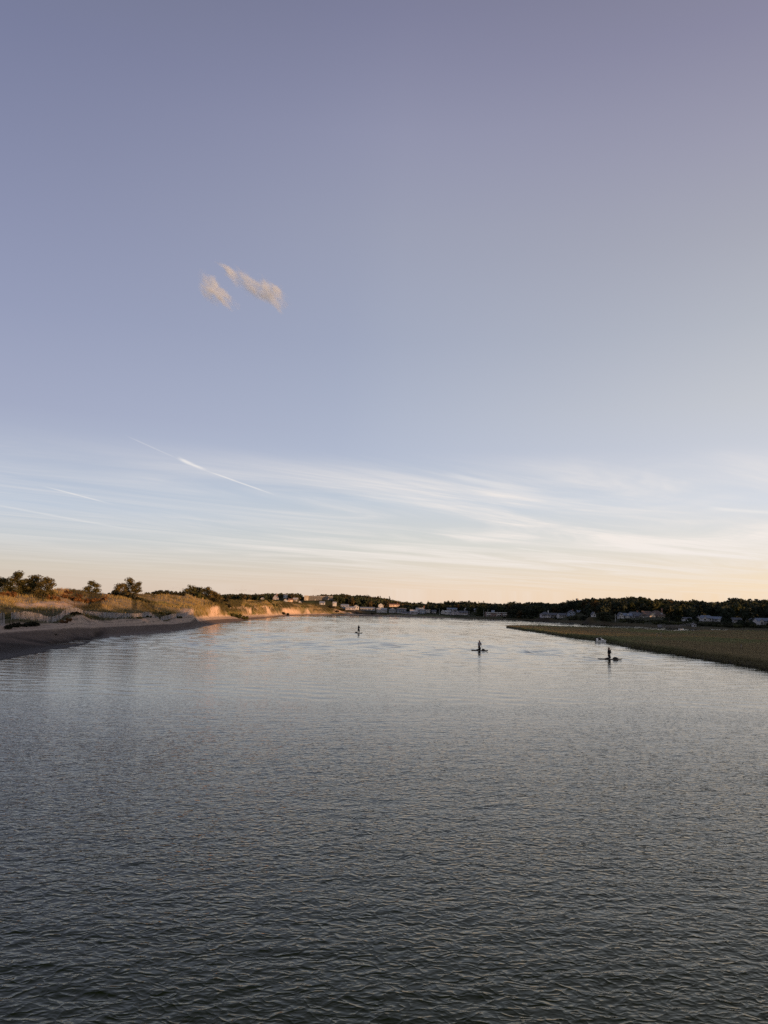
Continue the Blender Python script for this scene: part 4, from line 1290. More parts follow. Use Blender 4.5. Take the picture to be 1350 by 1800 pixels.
# ------------------------------------------------------------------ sand fences
def sand_fence(pts, height, label, seed, lean=0.12, sag=()):
    P = [pix(*a) for a in pts]
    root = empty('sand_fence', P[0]); tag(root, label, 'fence', 'slatted sand fences along the dune foot')
    rng = random.Random(seed)
    L = [0]
    for a, b in zip(P[:-1], P[1:]): L.append(L[-1] + (b - a).length)
    tot = L[-1]

    def at(u):
        for i in range(len(P) - 1):
            if u <= L[i + 1] or i == len(P) - 2:
                return P[i].lerp(P[i + 1], (u - L[i]) / (L[i + 1] - L[i])), (P[i + 1] - P[i])
    slats = MB(); n = int(tot / 0.095); u = 0
    lx = ly = 0
    while u < tot:
        p, d = at(u); p = p - P[0]
        dn = Vector((d.x, d.y, 0)).normalized(); nr = Vector((-dn.y, dn.x, 0))
        lx = lx * 0.9 + rng.gauss(0, 0.02); ly = ly * 0.95 + rng.gauss(0, 0.02)
        h = height * rng.uniform(0.94, 1.04) 
        if rng.random() > 0.04:
            tip = p + dn * (lx + rng.gauss(0, 0.015)) + nr * (ly + lean) + Vector((0, 0, h))
            w = 0.021; tkn = 0.006
            b = p + Vector((0, 0, -0.12))
            a1, a2 = dn * w, nr * tkn
            slats.add([b - a1 - a2, b + a1 - a2, b + a1 + a2, b - a1 + a2, tip - a1 - a2, tip + a1 - a2, tip + a1 + a2, tip - a1 + a2],
                      [(4, 5, 6, 7), (0, 1, 5, 4), (1, 2, 6, 5), (2, 3, 7, 6), (3, 0, 4, 7)])
        u += rng.uniform(0.055, 0.10)
    o = slats.build('slats', M['slat'], root); o['kind'] = 'stuff'
    for q in (0.25, 0.55, 0.85):
        wr = MB(); m = max(4, int(tot / 1.5))
        pp = []
        for i in range(m + 1):
            p, d = at(tot * i / m); dn = Vector((d.x, d.y, 0)).normalized()
            pp.append(p - P[0] + Vector((-dn.y, dn.x, 0)) * (lean * q + 0.015) + Vector((0, 0, height * q)))
        wr.tube(pp, 0.006, 4)
        wr.build('wire', M['wire'], root)
    u = 0.4
    while u < tot:
        p, d = at(u); dn = Vector((d.x, d.y, 0)).normalized(); nr = Vector((-dn.y, dn.x, 0))
        ps = MB(); hh = height * rng.uniform(1.1, 1.3)
        ps.tube([Vector((0, 0, -0.4)), nr * rng.uniform(-0.05, 0.15) + dn * rng.uniform(-0.12, 0.12) + Vector((0, 0, hh))], [0.05, 0.042], 6)
        ps.build('post', M['post'], root, p - P[0] + nr * 0.08)
        u += rng.uniform(2.6, 3.4)


sand_fence(FENCE_A, 1.9, 'leaning grey slat fence cut by the left edge of the picture', 1, 0.3)
sand_fence(FENCE_B, 1.15, 'grey slat fence dipping then climbing the knoll behind dark shrubs', 2)
sand_fence(FENCE_C, 1.15, 'straight grey slat fence running behind the green grass', 3)
sand_fence(FENCE_D, 1.25, 'sagging slat fence whose far end catches the sun', 4, -0.1)

# leaning loose stakes between two fence lengths, and a lone stake on the sunlit slope
for (px, py, D, hpx, ln, lab) in ((89, 1088, 136, 11, 0.45, 'leaning dark stake behind the dip of the fence, left of two'), (92, 1088, 136, 12, -0.1, 'upright dark stake behind the dip of the fence, right of two'),
                                   (305, 1070, 236, 9, 0.0, 'thin lone stake on the sunlit grass slope'), (384, 1073, 306, 7, 0.05, 'pale stake on the sunlit sand by the beach corner'),
                                   (73, 1084, 130, 7, 0.0, 'short stake rising above the left fence')):
    p = pix(px, py, D); g = ground_z(p.x, p.y); h = hpx * D / F_PX
    mb = MB(); mb.tube([(0, 0, -0.4), (ln * h * 0.5, 0, h * 0.5), (ln * h, 0, h)], [0.06, 0.055, 0.045], 6)
    mb.box(-0.07 + ln * h, 0.07 + ln * h, -0.05, 0.05, h - 0.02, h + 0.05)
    tag(mb.build('stake', M['post'], None, (p.x, p.y, g)), lab, 'stake', 'loose stakes in the dunes')

# driftwood on the beach
for (px, py, wpx, lab) in ((98, 1112.5, 9, 'dark driftwood log lying alone on the wet beach'), (8, 1103.5, 14, 'dark driftwood at the upper beach by the left edge')):
    p = pixz(px, py, 1.3); d = p.y
    g = ground_z(p.x, p.y)
    w = wpx * d / F_PX
    mb = MB(); mb.tube([(-w / 2, 0, 0.06), (-w * 0.2, 0.1, 0.12), (w * 0.15, 0.0, 0.10), (w / 2, -0.1, 0.05)], [0.05, 0.11, 0.10, 0.03], 7)
    mb.tube([(w * 0.1, 0, 0.1), (w * 0.25, 0.2, 0.3)], [0.05, 0.015], 5)
    tag(mb.build('driftwood', M['driftwood'], None, (p.x, p.y, g)), lab, 'driftwood')

# ------------------------------------------------------------------ houses
BOXES = {}


def shared_box(mat):
    if mat not in BOXES:
        mb = MB(); mb.box(-0.5, 0.5, -0.5, 0.5, -0.5, 0.5)
        BOXES[mat] = mb.mesh('box', M[mat])
    return BOXES[mat]


def part_box(name, mat, parent, c, s):
    o = new_obj(name, shared_box(mat), parent, c); o.scale = s
    return o


def window(parent, x, y, z, w, h, nrm=-1):
    f = part_box('window', 'trim', parent, (x, y, z), (w + 0.22, 0.10, h + 0.22))
    g = new_obj('pane', shared_box('glass'), f, (0, -0.5, 0)); g.scale = (w / (w + 0.22), 0.5, h / (h + 0.22))


def gable_roof(mb, w, d, zh, rh, over=0.35, th=0.16):
    """ridge along x; sloping slabs with thickness"""
    for s in (-1, 1):
        y0 = s * (d / 2 + over); sl = rh / (d / 2); z0 = zh - over * sl
        X = w / 2 + over
        vs = [(-X, y0, z0), (X, y0, z0), (X, 0, zh + rh), (-X, 0, zh + rh), (-X, y0, z0 + th), (X, y0, z0 + th), (X, 0, zh + rh + th), (-X, 0, zh + rh + th)]
        mb.add(vs, [(0, 1, 2, 3), (4, 7, 6, 5), (0, 4, 5, 1), (3, 2, 6, 7), (0, 3, 7, 4), (1, 5, 6, 2)])


def hip_roof(mb, w, d, zh, rh, over=0.4):
    X, Y = w / 2 + over, d / 2 + over; r = max(0.02, (w - d) / 2) if w > d else 0.02
    vs = [(-X, -Y, zh), (X, -Y, zh), (X, Y, zh), (-X, Y, zh), (-r, 0, zh + rh), (r, 0, zh + rh)]
    mb.add(vs, [(0, 1, 5, 4), (2, 3, 4, 5), (1, 2, 5), (3, 0, 4), (3, 2, 1, 0)])


def house(px, py, D, w, d, wh, rh, ridge, wall, roof, st, ex, label):
    p = pix(px, py, D)
    root = empty('house', (p.x, p.y + d / 2, p.z), random.uniform(-0.10, 0.10))
    tag(root, label, 'house', 'houses on the far shore')
    base = -2.0
    m = MB(); m.box(-w / 2, w / 2, -d / 2, d / 2, base, wh)
    if ridge == 'x':
        for s in (-1, 1):
            m.add([(s * (w / 2 - 0.01), -d / 2, wh), (s * (w / 2 - 0.01), d / 2, wh), (s * (w / 2 - 0.01), 0, wh + rh), (s * (w / 2 - 0.2), -d / 2, wh), (s * (w / 2 - 0.2), d / 2, wh), (s * (w / 2 - 0.2), 0, wh + rh)],
                  [(0, 1, 2), (5, 4, 3), (0, 2, 5, 3), (1, 4, 5, 2)])
    if ridge == 'y':
        for s in (-1, 1):
            m.add([(-w / 2, s * (d / 2 - 0.01), wh), (w / 2, s * (d / 2 - 0.01), wh), (0, s * (d / 2 - 0.01), wh + rh), (-w / 2, s * (d / 2 - 0.2), wh), (w / 2, s * (d / 2 - 0.2), wh), (0, s * (d / 2 - 0.2), wh + rh)],
                  [(0, 1, 2), (5, 4, 3), (0, 2, 5, 3), (1, 4, 5, 2)])
    m.build('wall', M['w_' + wall], root)
    r = MB()
    if ridge == 'x': gable_roof(r, w, d, wh, rh)
    elif ridge == 'h': hip_roof(r, w, d, wh + 0.01, rh)
    elif ridge == 'f':
        r.box(-w / 2 - 0.25, w / 2 + 0.25, -d / 2 - 0.25, d / 2 + 0.25, wh + 0.003, wh + rh)
    ro = None
    if ridge == 'y':
        gable_roof(r, d, w, wh, rh)
        r.v = [(-b, a, c) for a, b, c in r.v]
    ro = r.build('roof', M['r_' + roof], root)
    if 'c' in ex:
        part_box('chimney', 'trim' if 'white chimney' in label else 'brickred', ro, (w * 0.32 if ridge != 'y' else w * 0.22, -0.3, wh + rh * 0.9), (0.9, 0.7, rh * 0.9 + 1.0))
    if 'd' in ex:
        for s in ((-0.18, 0.22) if 'w' in ex else (0.05,)):
            dm = part_box('dormer', 'w_white', ro, (s * w, -d * 0.30, wh + rh * 0.36), (1.3, 1.6, 1.3))
            cap = MB(); cap.add([(-0.75, -0.62, 0.5), (0.75, -0.62, 0.5), (0, -0.62, 1.05), (-0.75, 0.6, 0.5), (0.75, 0.6, 0.5), (0, 0.6, 1.05)], [(0, 1, 2), (5, 4, 3), (0, 2, 5, 3), (1, 4, 5, 2), (0, 3, 4, 1)])
            cap.v = [(a, b, c) for a, b, c in cap.v]
            new_obj('dormer_roof', cap.mesh('dormer_roof', M['r_' + roof]), ro, (s * w, -d * 0.30, wh + rh * 0.36 + 0.14))
    if 'w' in ex:      # a gabled wing to the front
        ww = w * 0.32
        wm = MB(); wm.box(-ww / 2, ww / 2, -1.4, 1.4, base, wh * 1.02)
        wm.add([(-ww / 2, -1.39, wh * 1.02), (ww / 2, -1.39, wh * 1.02), (0, -1.39, wh + ww * 0.55), (-ww / 2, -1.1, wh * 1.02), (ww / 2, -1.1, wh * 1.02), (0, -1.1, wh + ww * 0.55)], [(0, 1, 2), (5, 4, 3), (0, 2, 5, 3), (1, 4, 5, 2)])
        wg = new_obj('wing', wm.mesh('wing', M['w_' + wall]), root, (-w * 0.36, -d / 2 - 1.0, 0))
        rr = MB(); gable_roof(rr, 3.4, ww, wh * 1.02, ww * 0.55, 0.2, 0.12); rr.v = [(-b, a, c) for a, b, c in rr.v]
        new_obj('wing_roof', rr.mesh('wing_roof', M['r_' + roof]), wg, (0, 0.25, 0))
        window(root, -w * 0.36, -d / 2 - 2.41, wh * 0.5, 0.9, 1.1)
    if 'p' in ex:      # veranda along the front
        py0 = -d / 2 - 1.5
        po = part_box('porch_roof', 'r_' + roof, root, (0, -d / 2 - 0.8, min(wh, 2.5)), (w * 0.8, 1.7, 0.14))
        for s in range(4):
            part_box('porch_post', 'trim', root, (w * 0.39 * (-1 + 2 * s / 3), py0, min(wh, 2.5) / 2 - 0.35), (0.14, 0.14, min(wh, 2.5) + 0.5))
        part_box('porch_deck', 'trim', root, (0, -d / 2 - 0.8, 0.15), (w * 0.82, 1.6, 0.3))
    n = max(2, int(w / 2.1)) if w > 2.6 else 1
    sh = wh / st
    doorc = n // 2
    for k in range(st):
        for i in range(n):
            x = -w / 2 + w * (i + 0.5) / n
            if 'w' in ex and x < -w * 0.15: continue
            if k == 0 and i == doorc and n > 1:
                dr = part_box('door', 'trim', root, (x, -d / 2 - 0.04, 1.0), (1.0, 0.10, 2.0))
                hd = new_obj('handle', shared_box('steel'), dr, (0.36, -0.7, 0)); hd.scale = (0.06, 0.5, 0.06)
                continue
            window(root, x, -d / 2 - 0.04, sh * (k + 0.55), min(1.0, w / n * 0.5), min(1.25, sh * 0.5))
    if ridge == 'y' and rh > 1.9: window(root, 0, -d / 2 - 0.03, wh + rh * 0.28, 0.7, 0.9)
    if 'm' in ex:      # white balcony bays on the motel
        for i in (0, 1, 5, 6, 8, 9):
            x = -w / 2 + w * (i + 0.5) / 10
            part_box('balcony', 'trim', root, (x, -d / 2 - 0.7, wh * 0.52), (w / 10 * 0.9, 1.2, 0.9))
            part_box('balcony_column', 'trim', root, (x - w / 21, -d / 2 - 0.7, wh * 0.5 - 0.2), (0.25, 0.3, wh + 0.4))
        part_box('cornice', 'trim', root, (0, -d / 2 - 0.36, wh - 0.15), (w + 0.6, 0.2, 0.35))
        part_box('roof_hut', 'w_blue', ro, (-w * 0.15, 0, wh + 1.3), (3.2, 3, 2.4))
        part_box('retaining_wall', 'dockwood', root, (0, -d / 2 - 4, -0.9), (w * 1.15, 0.4, 1.2))
    return root


for h in HS:
    house(*h)

# ------------------------------------------------------------------ trees of the far shore
SKY = np.array([(340, 1047), (385, 1046.5), (400, 1046), (420, 1045.5), (440, 1045), (455, 1047), (462, 1045), (470, 1044), (500, 1044.5), (515, 1044), (528, 1044), (536, 1050), (545, 1048),
                (560, 1048), (570, 1045), (580, 1047), (600, 1045.5), (610, 1045), (622, 1048.5), (635, 1046.5), (650, 1049), (670, 1051), (690, 1054.5), (710, 1058.5),
                (740, 1061), (780, 1061), (792, 1058.5), (820, 1058), (850, 1060), (880, 1062.5), (895, 1061), (905, 1060), (930, 1060.5), (955, 1059.5), (970, 1061.5),
                (985, 1062.5), (1000, 1058.5), (1020, 1056), (1040, 1054.5), (1065, 1053.5), (1090, 1054), (1100, 1052), (1140, 1051.5), (1150, 1057.5), (1160, 1056), (1178, 1054),
                (1190, 1057.5), (1215, 1058), (1240, 1058.5), (1255, 1061.5), (1265, 1059.5), (1285, 1059.5), (1292, 1053.5), (1305, 1053.5), (1312, 1056), (1335, 1057), (1350, 1055), (1700, 1050)])
TREE_SETS = [tree_meshes('t', 700 + i, 'oak') for i in range(5)] + [tree_meshes('t', 720 + i, 'conifer') for i in range(2)]
WOODV, WOODF, WOODC, woff = [], [], [], 0
FARV = [broadleaf(750 + i, 10.0, 8.6, 135, 1.0, True)[:2] for i in range(6)]
rngw = np.random.default_rng(99)
cand = []
for row in range(11):
    q = row / 10
    px = 345.0 + rngw.uniform(0, 6)
    while px < 1430:
        t = t_of(px)
        Dk = [np.interp(t, L_T, L_D[:, k]) for k in range(6)]
        lo = Dk[2] - (Dk[2] - Dk[1]) * 0.2 if px > 830 else Dk[2] + 15
        D = lo + (Dk[4] - lo) * q + rngw.normal(0, 8)
        cand.append((px + rngw.normal(0, 2.5), D, row))
        px += (8.0 if row < 9 else 6.0) * 900 / max(D, 500) * (0.75 if row in (9, 10) else 1.0)
rngw.shuffle(cand)
single = 0
for px, D, row in cand:
    row = int(row)
    skip = False
    for h in HS:
        hw = h[3] / 2 * F_PX / h[2]
        if D < h[2] + h[4] + 4 and abs(px - h[0]) < hw + 4.5: skip = True; break
        if abs(D - h[2]) < 8 and abs(px - h[0]) < hw + 8: skip = True; break
    if skip: continue
    x = t_of(px) * D
    g = float(land_h(np.array([x]), np.array([D]))[0][0])
    if g < 0.8: continue
    cap = pix(px, np.interp(px, SKY[:, 0], SKY[:, 1]) - 1.2 - 1.3 * float(sstep(930, 1040, px)) + (abs(rngw.normal(0, 1.2)) if row < 10 else rngw.normal(0.2, 0.9)), D).z - g
    hgt = min(rngw.uniform(7.5, 12.5), cap) if row < 9 else min(cap, rngw.uniform(15, 19))
    if hgt < 2.8: continue
    if 600 < px < 700: hgt = min(cap, hgt * 1.15)
    wid = hgt * rngw.uniform(0.85, 1.15) if hgt > 6 else hgt * 1.25
    front = (row in (0, 1, 2)) and 640 < px < 1350
    sky_t = row == 10 and 390 < px < 1350
    if (front or sky_t) and single < 66 and rngw.random() < (0.22 if front else 0.20):
        k = int(rngw.integers(0, 5)) if rngw.random() < 0.85 else int(rngw.integers(5, 7))
        c, tr = TREE_SETS[k]
        if px > 940: lab, grp = ('dark leafy tree on the wooded right shore', 'trees singled out on the right shore')
        elif px > 720: lab, grp = ('dark tree behind the waterfront houses of the town', 'trees behind the town waterfront')
        else: lab, grp = ('autumn tree on the hill behind the far dunes', 'trees on the hill behind the far dunes')
        place('broadleaf_tree' if k < 5 else 'conifer_tree', [('crown', c), ('trunk', tr)], (x, D, g), lab, 'tree', grp, rz=float(rngw.uniform(0, 6.28)), scale=(wid / 9.5, wid / 9.5, hgt / 9.6))
        single += 1
    else:
        v, f = FARV[int(rngw.integers(0, 6))]
        a = rngw.uniform(0, 6.28); ca, sa = math.cos(a), math.sin(a)
        q = v * np.array((wid / 9.5, wid / 9.5, hgt / 9.4))
        q = np.stack([q[:, 0] * ca - q[:, 1] * sa + x, q[:, 0] * sa + q[:, 1] * ca + D, q[:, 2] + g], 1)
        dk = np.array((0.017, 0.025, 0.018)); au = np.array((0.070, 0.052, 0.022)); gr = np.array((0.036, 0.046, 0.020))
        r = rngw.random()
        if px < 720: c = dk * 0.4 + (au if r < 0.4 else gr) * 0.7
        else: c = dk if r < 0.7 else (gr * 0.7 if r < 0.95 else au * 0.45)
        WOODV.append(q); WOODF.append(f + woff); woff += len(q)
        WOODC.append(np.broadcast_to(c, q.shape) * rngw.uniform(0.75, 1.3, (1, 1)))
me = mesh_np('woodland', np.concatenate(WOODV), np.concatenate(WOODF), M['wood'], False, np.concatenate(WOODC))
tag(new_obj('woodland', me), 'dark wood covering the hills behind the town and right shore', 'wood', kind='stuff')

# the large round tree by the right shore and the open-crowned tall tree against the sky
for (px, py, D, top, wpx, lab) in ((1062, 1094, 520, 1073, 36, 'large round-crowned tree close to the right shore water'), (1297, 1075, 620, 1051.5, 20, 'tall open-crowned tree standing above the right skyline')):
    p = pix(px, py, D); g = float(land_h(np.array([p.x]), np.array([p.y]))[0][0]); h = pix(px, top, D).z - g
    v, f, lobes = broadleaf(790, h, wpx * D / F_PX, 900, 0.42)
    mb = MB(); mb.tube([(0, 0, -0.5), (0, 0, h * 0.3), (0.1, 0, h * 0.6)], [0.35, 0.28, 0.12], 7)
    place('broadleaf_tree', [('crown', mesh_np('crown', v, f, M['oak'])), ('trunk', mb.mesh('trunk', M['bark']))], (p.x, p.y, g), lab, 'tree', rz=0.4)

# bank scrub below the right shore houses: one dark thicket
SV, SF, SCC, soff = [], [], [], 0
for i in range(190):
    px = random.uniform(880, 1400); t = t_of(px)
    D = np.interp(t, L_T, L_D[:, 1]) + random.uniform(4, 28) + (0 if px < 1180 else 8)
    x = t * D; g = float(land_h(np.array([x]), np.array([D]))[0][0])
    hmax = 2.4
    for h in HS:
        if abs(px - h[0]) < h[3] / 2 * F_PX / h[2] + 3 and D < h[2]: hmax = min(hmax, pix(px, h[1] - 1.0, D).z - g)
    if hmax < 0.6 or g < 0.7: continue
    rg = np.random.default_rng(800 + i); hh = hmax * random.uniform(0.6, 1.0); ww = random.uniform(2.5, 5)
    lob = [(rg.uniform(-0.4, 0.4) * ww, rg.uniform(-0.3, 0.3) * ww, hh * 0.45, ww * 0.25, ww * 0.25, hh * rg.uniform(0.35, 0.55)) for _ in range(5)]
    v, f = crown_arrays(rg, lob, 90, 0.28, 0.1, 0.7)
    SV.append(v + np.array((x, D, g))); SF.append(f + soff); soff += len(v)
    SCC.append(np.broadcast_to((np.array((0.018, 0.022, 0.012)) if rg.random() < 0.65 else np.array((0.035, 0.042, 0.018))) * rg.uniform(0.8, 1.3), v.shape))
tag(new_obj('thicket', mesh_np('thicket', np.concatenate(SV), np.concatenate(SF), M['wood'], False, np.concatenate(SCC))), 'dark thicket along the bank below the right shore houses', 'thicket', kind='stuff')

# wooded hill on the right bank beside the viewer (outside the picture); its trees shade the river
k = 0
for y in np.arange(-290, 440, 6.5):
    for x in (262, 278, 300, 330):
        xx = x + random.uniform(-5, 5); yy = y + random.uniform(-4, 4)
        g = float(near_hill(np.array(xx), np.array(yy)))
        if g < 1: continue
        hh = random.uniform(11.5, 15) 
        v, f = FARV[k % 6]; k += 1
        q = v * np.array((1.2, 1.2, hh / 9.4)) + np.array((xx, yy, g - 0.8))
        if k == 1: HV, HF, hoff = [], [], 0
        HV.append(q); HF.append(f + hoff); hoff += len(q)
HV = np.concatenate(HV)
me = mesh_np('woodland', HV, np.concatenate(HF), M['wood'], False, np.broadcast_to((0.03, 0.034, 0.018), HV.shape))
tag(new_obj('woodland', me), 'wood on the hill beside the right bank', 'wood', kind='stuff')

# ------------------------------------------------------------------ paddlers
def skin_body(name, verts, edges, radii, mat, parent=None, loc=None, sub=2, root=0, fat=1.0):
    me = bpy.data.meshes.new(name)
    me.from_pydata(verts, edges, [])
    me.materials.append(mat)
    o = new_obj(name, me, parent, loc)
    sk = o.modifiers.new('skin', 'SKIN'); sk.use_smooth_shade = True
    if not me.skin_vertices: me.attributes  # the modifier adds the layer
    for i, r in enumerate(radii):
        rr = tuple(q * fat for q in r) if hasattr(r, '__len__') else (r * fat, r * fat)
        me.skin_vertices[0].data[i].radius = rr
        me.skin_vertices[0].data[i].use_root = (i == root)
    o.modifiers.new('smooth', 'SUBSURF').levels = sub
    o.modifiers['smooth'].render_levels = sub
    return o


def person(root_loc, heading, pose, clothes, hair, label, legs_mat):
    r = empty('person', root_loc, heading); r.scale = (1.1, 1.15, 1.1); tag(r, label, 'person', 'paddlers on boards')
    V = []; E = []; R = []

    def v(p, rad, link=None):
        V.append(p); R.append(rad)
        if link is not None: E.append((link, len(V) - 1))
        return len(V) - 1
    stand = pose['stand']
    hz = 0.93 if stand else 0.50
    pel = v((0, 0, hz), (0.15, 0.12))
    bel = v((0.03, 0, hz + 0.20), (0.13, 0.10), pel); ch = v((0.04, 0, hz + 0.42), (0.16, 0.11), bel)
    nk = v((0.05, 0, hz + 0.58), 0.055, ch); hd1 = v((0.07, 0, hz + 0.66), 0.075, nk); hd2 = v((0.08, 0, hz + 0.76), 0.092, hd1); hd3 = v((0.07, 0, hz + 0.84), 0.06, hd2)
    nose = v((0.175, 0, hz + 0.75), 0.016, hd2)
    for s in (-1, 1): v((0.07, s * 0.098, hz + 0.755), 0.018, hd2)
    legs = []
    for s in (-1, 1):
        hip = v((0, s * 0.10, hz - 0.06), 0.095, pel)
        if stand:
            kn = v((0.10, s * 0.15, 0.50), 0.065, hip); an = v((0.0, s * 0.17, 0.10), 0.042, kn)
            v((0.16, s * 0.18, 0.035), 0.035, an)
        else:
            kn = v((0.14, s * 0.13, 0.075), 0.07, hip); an = v((-0.30, s * 0.13, 0.05), 0.045, kn)
            v((-0.45, s * 0.13, 0.035), 0.03, an)
    hands = []
    for s in (-1, 1):
        sh = v((0.04, s * 0.19, hz + 0.49), 0.062, ch)
        el_, ha = pose['arms'][s]
        el = v(el_, 0.042, sh); wr = v(tuple(e + (h - e) * 0.86 for e, h in zip(el_, ha)), 0.028, el)
        pm = v(ha, (0.036, 0.022), wr)
        d = Vector(ha) - Vector(el_); d.normalize()
        side = d.cross(Vector((0, 0, 1)));
        if side.length < 0.1: side = Vector((0, 1, 0))
        side.normalize(); up = side.cross(d)
        for k, (o_, ln) in enumerate(((-0.027, 0.062), (-0.009, 0.074), (0.009, 0.070), (0.027, 0.055))):
            a = Vector(ha) + up * o_ + d * 0.045
            f1 = v(tuple(a + d * ln * 0.35 + side * s * 0.012), 0.009, pm); v(tuple(a + d * ln * 0.3 + side * s * 0.045), 0.0075, f1)
        t1 = v(tuple(Vector(ha) + side * (-s) * 0.035 + d * 0.01), 0.011, pm); v(tuple(Vector(ha) + side * (-s) * 0.05 + d * 0.045), 0.009, t1)
        hands.append(Vector(ha))
    skin_body('body', V, E, R, M['skin'], r)
    # clothing: suit over trunk and legs, sleeves to the elbow or wrist
    V2, E2, R2 = [], [], []

    def c(i, k, link=None):
        V2.append(V[i]); rr = R[i]
        R2.append(tuple(q * k for q in rr) if hasattr(rr, '__len__') else rr * k)
        if link is not None: E2.append((link, len(V2) - 1))
        return len(V2) - 1
    p2 = c(pel, 1.16); b2 = c(bel, 1.18, p2); c2 = c(ch, 1.14, b2)
    for s, base in ((-1, 0), (1, 1)):
        sh_i = [i for i, q in enumerate(V) if abs(q[2] - (hz + 0.49)) < 1e-6 and q[1] * s > 0.1][0]
        s2 = c(sh_i, 1.2, c2); e2 = c(sh_i + 1, 1.2, s2)
        if pose['sleeve']: c(sh_i + 2, 1.25, e2)
    skin_body('top', V2, E2, R2, M[clothes], r, fat=1.32)
    V3, E3, R3 = [], [], []

    def c3(p, rad, link=None):
        V3.append(p); R3.append(rad)
        if link is not None: E3.append((link, len(V3) - 1))
        return len(V3) - 1
    q0 = c3((0, 0, hz - 0.01), (0.135, 0.115))
    c3((0.01, 0, hz + 0.10), (0.125, 0.10), q0)
    for s in (-1, 1):
        hip = c3((0, s * 0.10, hz - 0.06), 0.112, q0)
        if stand:
            kn = c3((0.10, s * 0.15, 0.50), 0.08, hip); c3((0.01, s * 0.17, 0.14), 0.055, kn)
        else:
            kn = c3((0.14, s * 0.13, 0.085), 0.085, hip); c3((-0.26, s * 0.13, 0.06), 0.058, kn)
    skin_body('trousers', V3, E3, R3, M[legs_mat], r, fat=1.5 if stand else 1.25)
    # hair
    hv, he, hr = [(0.035, 0, hz + 0.845), (0.02, 0, hz + 0.77), (-0.02, 0, hz + 0.66)], [(0, 1), (1, 2)], [0.085, 0.108, 0.06 if not pose['long'] else 0.085]
    if pose['long']:
        hv.append((-0.06, 0, hz + 0.48)); he.append((2, 3)); hr.append(0.055)
    skin_body('hair', hv, he, hr, M[hair], r)
    # face: eyes and mouth
    for s in (-1, 1):
        mb = MB(); mb.box(-0.008, 0.008, -0.012, 0.012, -0.006, 0.006); mb.build('eye', M['boat_dark'], r, (0.166, s * 0.035, hz + 0.775))
    mb = MB(); mb.box(-0.006, 0.006, -0.025, 0.025, -0.005, 0.005); mb.build('mouth', M['hairbrown'], r, (0.150, 0, hz + 0.695))
    return r


def paddle(root_loc, heading, a, b, label):
    a, b = Vector(a), Vector(b)
    r = empty('paddle', root_loc, heading); tag(r, label, 'paddle', 'paddles held by the paddlers')
    mb = MB(); mb.tube([a, b], 0.019, 8); mb.build('shaft', M['paddle'], r)
    d = (b - a).normalized(); side = d.cross(Vector((1, 0, 0))).normalized()
    mb = MB(); mb.tube([a - side * 0.06, a + side * 0.06], 0.02, 6); mb.build('grip', M['paddle'], r)
    mb = MB(); n = d.cross(side).normalized()
    out = [(0.0, 0.02), (0.12, 0.075), (0.28, 0.105), (0.42, 0.09), (0.47, 0.04)]
    vs = []
    for u, w in out:
        for s in (-1, 1):
            for q in (-1, 1):
                vs.append(b + d * u + side * (s * w) + n * (q * 0.01))
    fs = []
    for i in range(len(out) - 1):
        k = i * 4; fs += [(k, k + 4, k + 6, k + 2), (k + 1, k + 3, k + 7, k + 5), (k, k + 1, k + 5, k + 4), (k + 2, k + 6, k + 7, k + 3)]
    fs += [(0, 2, 3, 1), (len(vs) - 4, len(vs) - 3, len(vs) - 1, len(vs) - 2)]
    mb.add(vs, fs); mb.build('blade', M['paddle'], r)


def paddleboard(loc, heading, label, length=3.3, width=0.8):
    r = empty('paddleboard', loc, heading); tag(r, label, 'paddleboard', 'boards on the river')
    n = 15; rows = []
    for i in range(n):
        u = i / (n - 1) * 2 - 1
        w = width / 2 * (max(0.0, 1 - abs(u) ** 3.2)) ** 0.6 + 0.02
        rk = 0.16 * max(0, u - 0.45) ** 1.5 * 2 + 0.03 * max(0, -u - 0.7)
        rows.append((u * length / 2, w, rk))
    mb = MB(); vs = []
    for x, w, rk in rows:
        vs += [(x, -w * 0.8, -0.05 + rk), (x, -w, 0.02 + rk), (x, -w * 0.92, 0.075 + rk), (x, w * 0.92, 0.075 + rk), (x, w, 0.02 + rk), (x, w * 0.8, -0.05 + rk)]
    fs = []
    for i in range(n - 1):
        for k in range(6):
            fs.append((i * 6 + k, i * 6 + (k + 1) % 6, (i + 1) * 6 + (k + 1) % 6, (i + 1) * 6 + k))
    fs += [tuple(range(6))[::-1], tuple((n - 1) * 6 + k for k in range(6))]
    mb.add(vs, fs); mb.build('hull', M['board_edge'], r, smooth=False)
    pd = MB(); vs = []
    for x, w, rk in rows[3:11]:
        vs += [(x, -w * 0.8, 0.078 + rk), (x, w * 0.8, 0.078 + rk), (x, -w * 0.8, 0.086 + rk), (x, w * 0.8, 0.086 + rk)]
    fs = []
    for i in range(7):
        k = i * 4; fs += [(k + 2, k + 3, k + 7, k + 6), (k, k + 2, k + 6, k + 4), (k + 1, k + 5, k + 7, k + 3)]
    pd.add(vs, fs); pd.build('deck_pad', M['board'], r)
    fn = MB(); fn.add([(-length / 2 + 0.2, -0.005, -0.05), (-length / 2 + 0.45, -0.005, -0.05), (-length / 2 + 0.18, -0.005, -0.28), (-length / 2 + 0.2, 0.005, -0.05), (-length / 2 + 0.45, 0.005, -0.05), (-length / 2 + 0.18, 0.005, -0.28)],
                      [(0, 1, 2), (5, 4, 3), (0, 3, 4, 1), (1, 4, 5, 2), (2, 5, 3, 0)])
    fn.build('fin', M['paddle'], r)


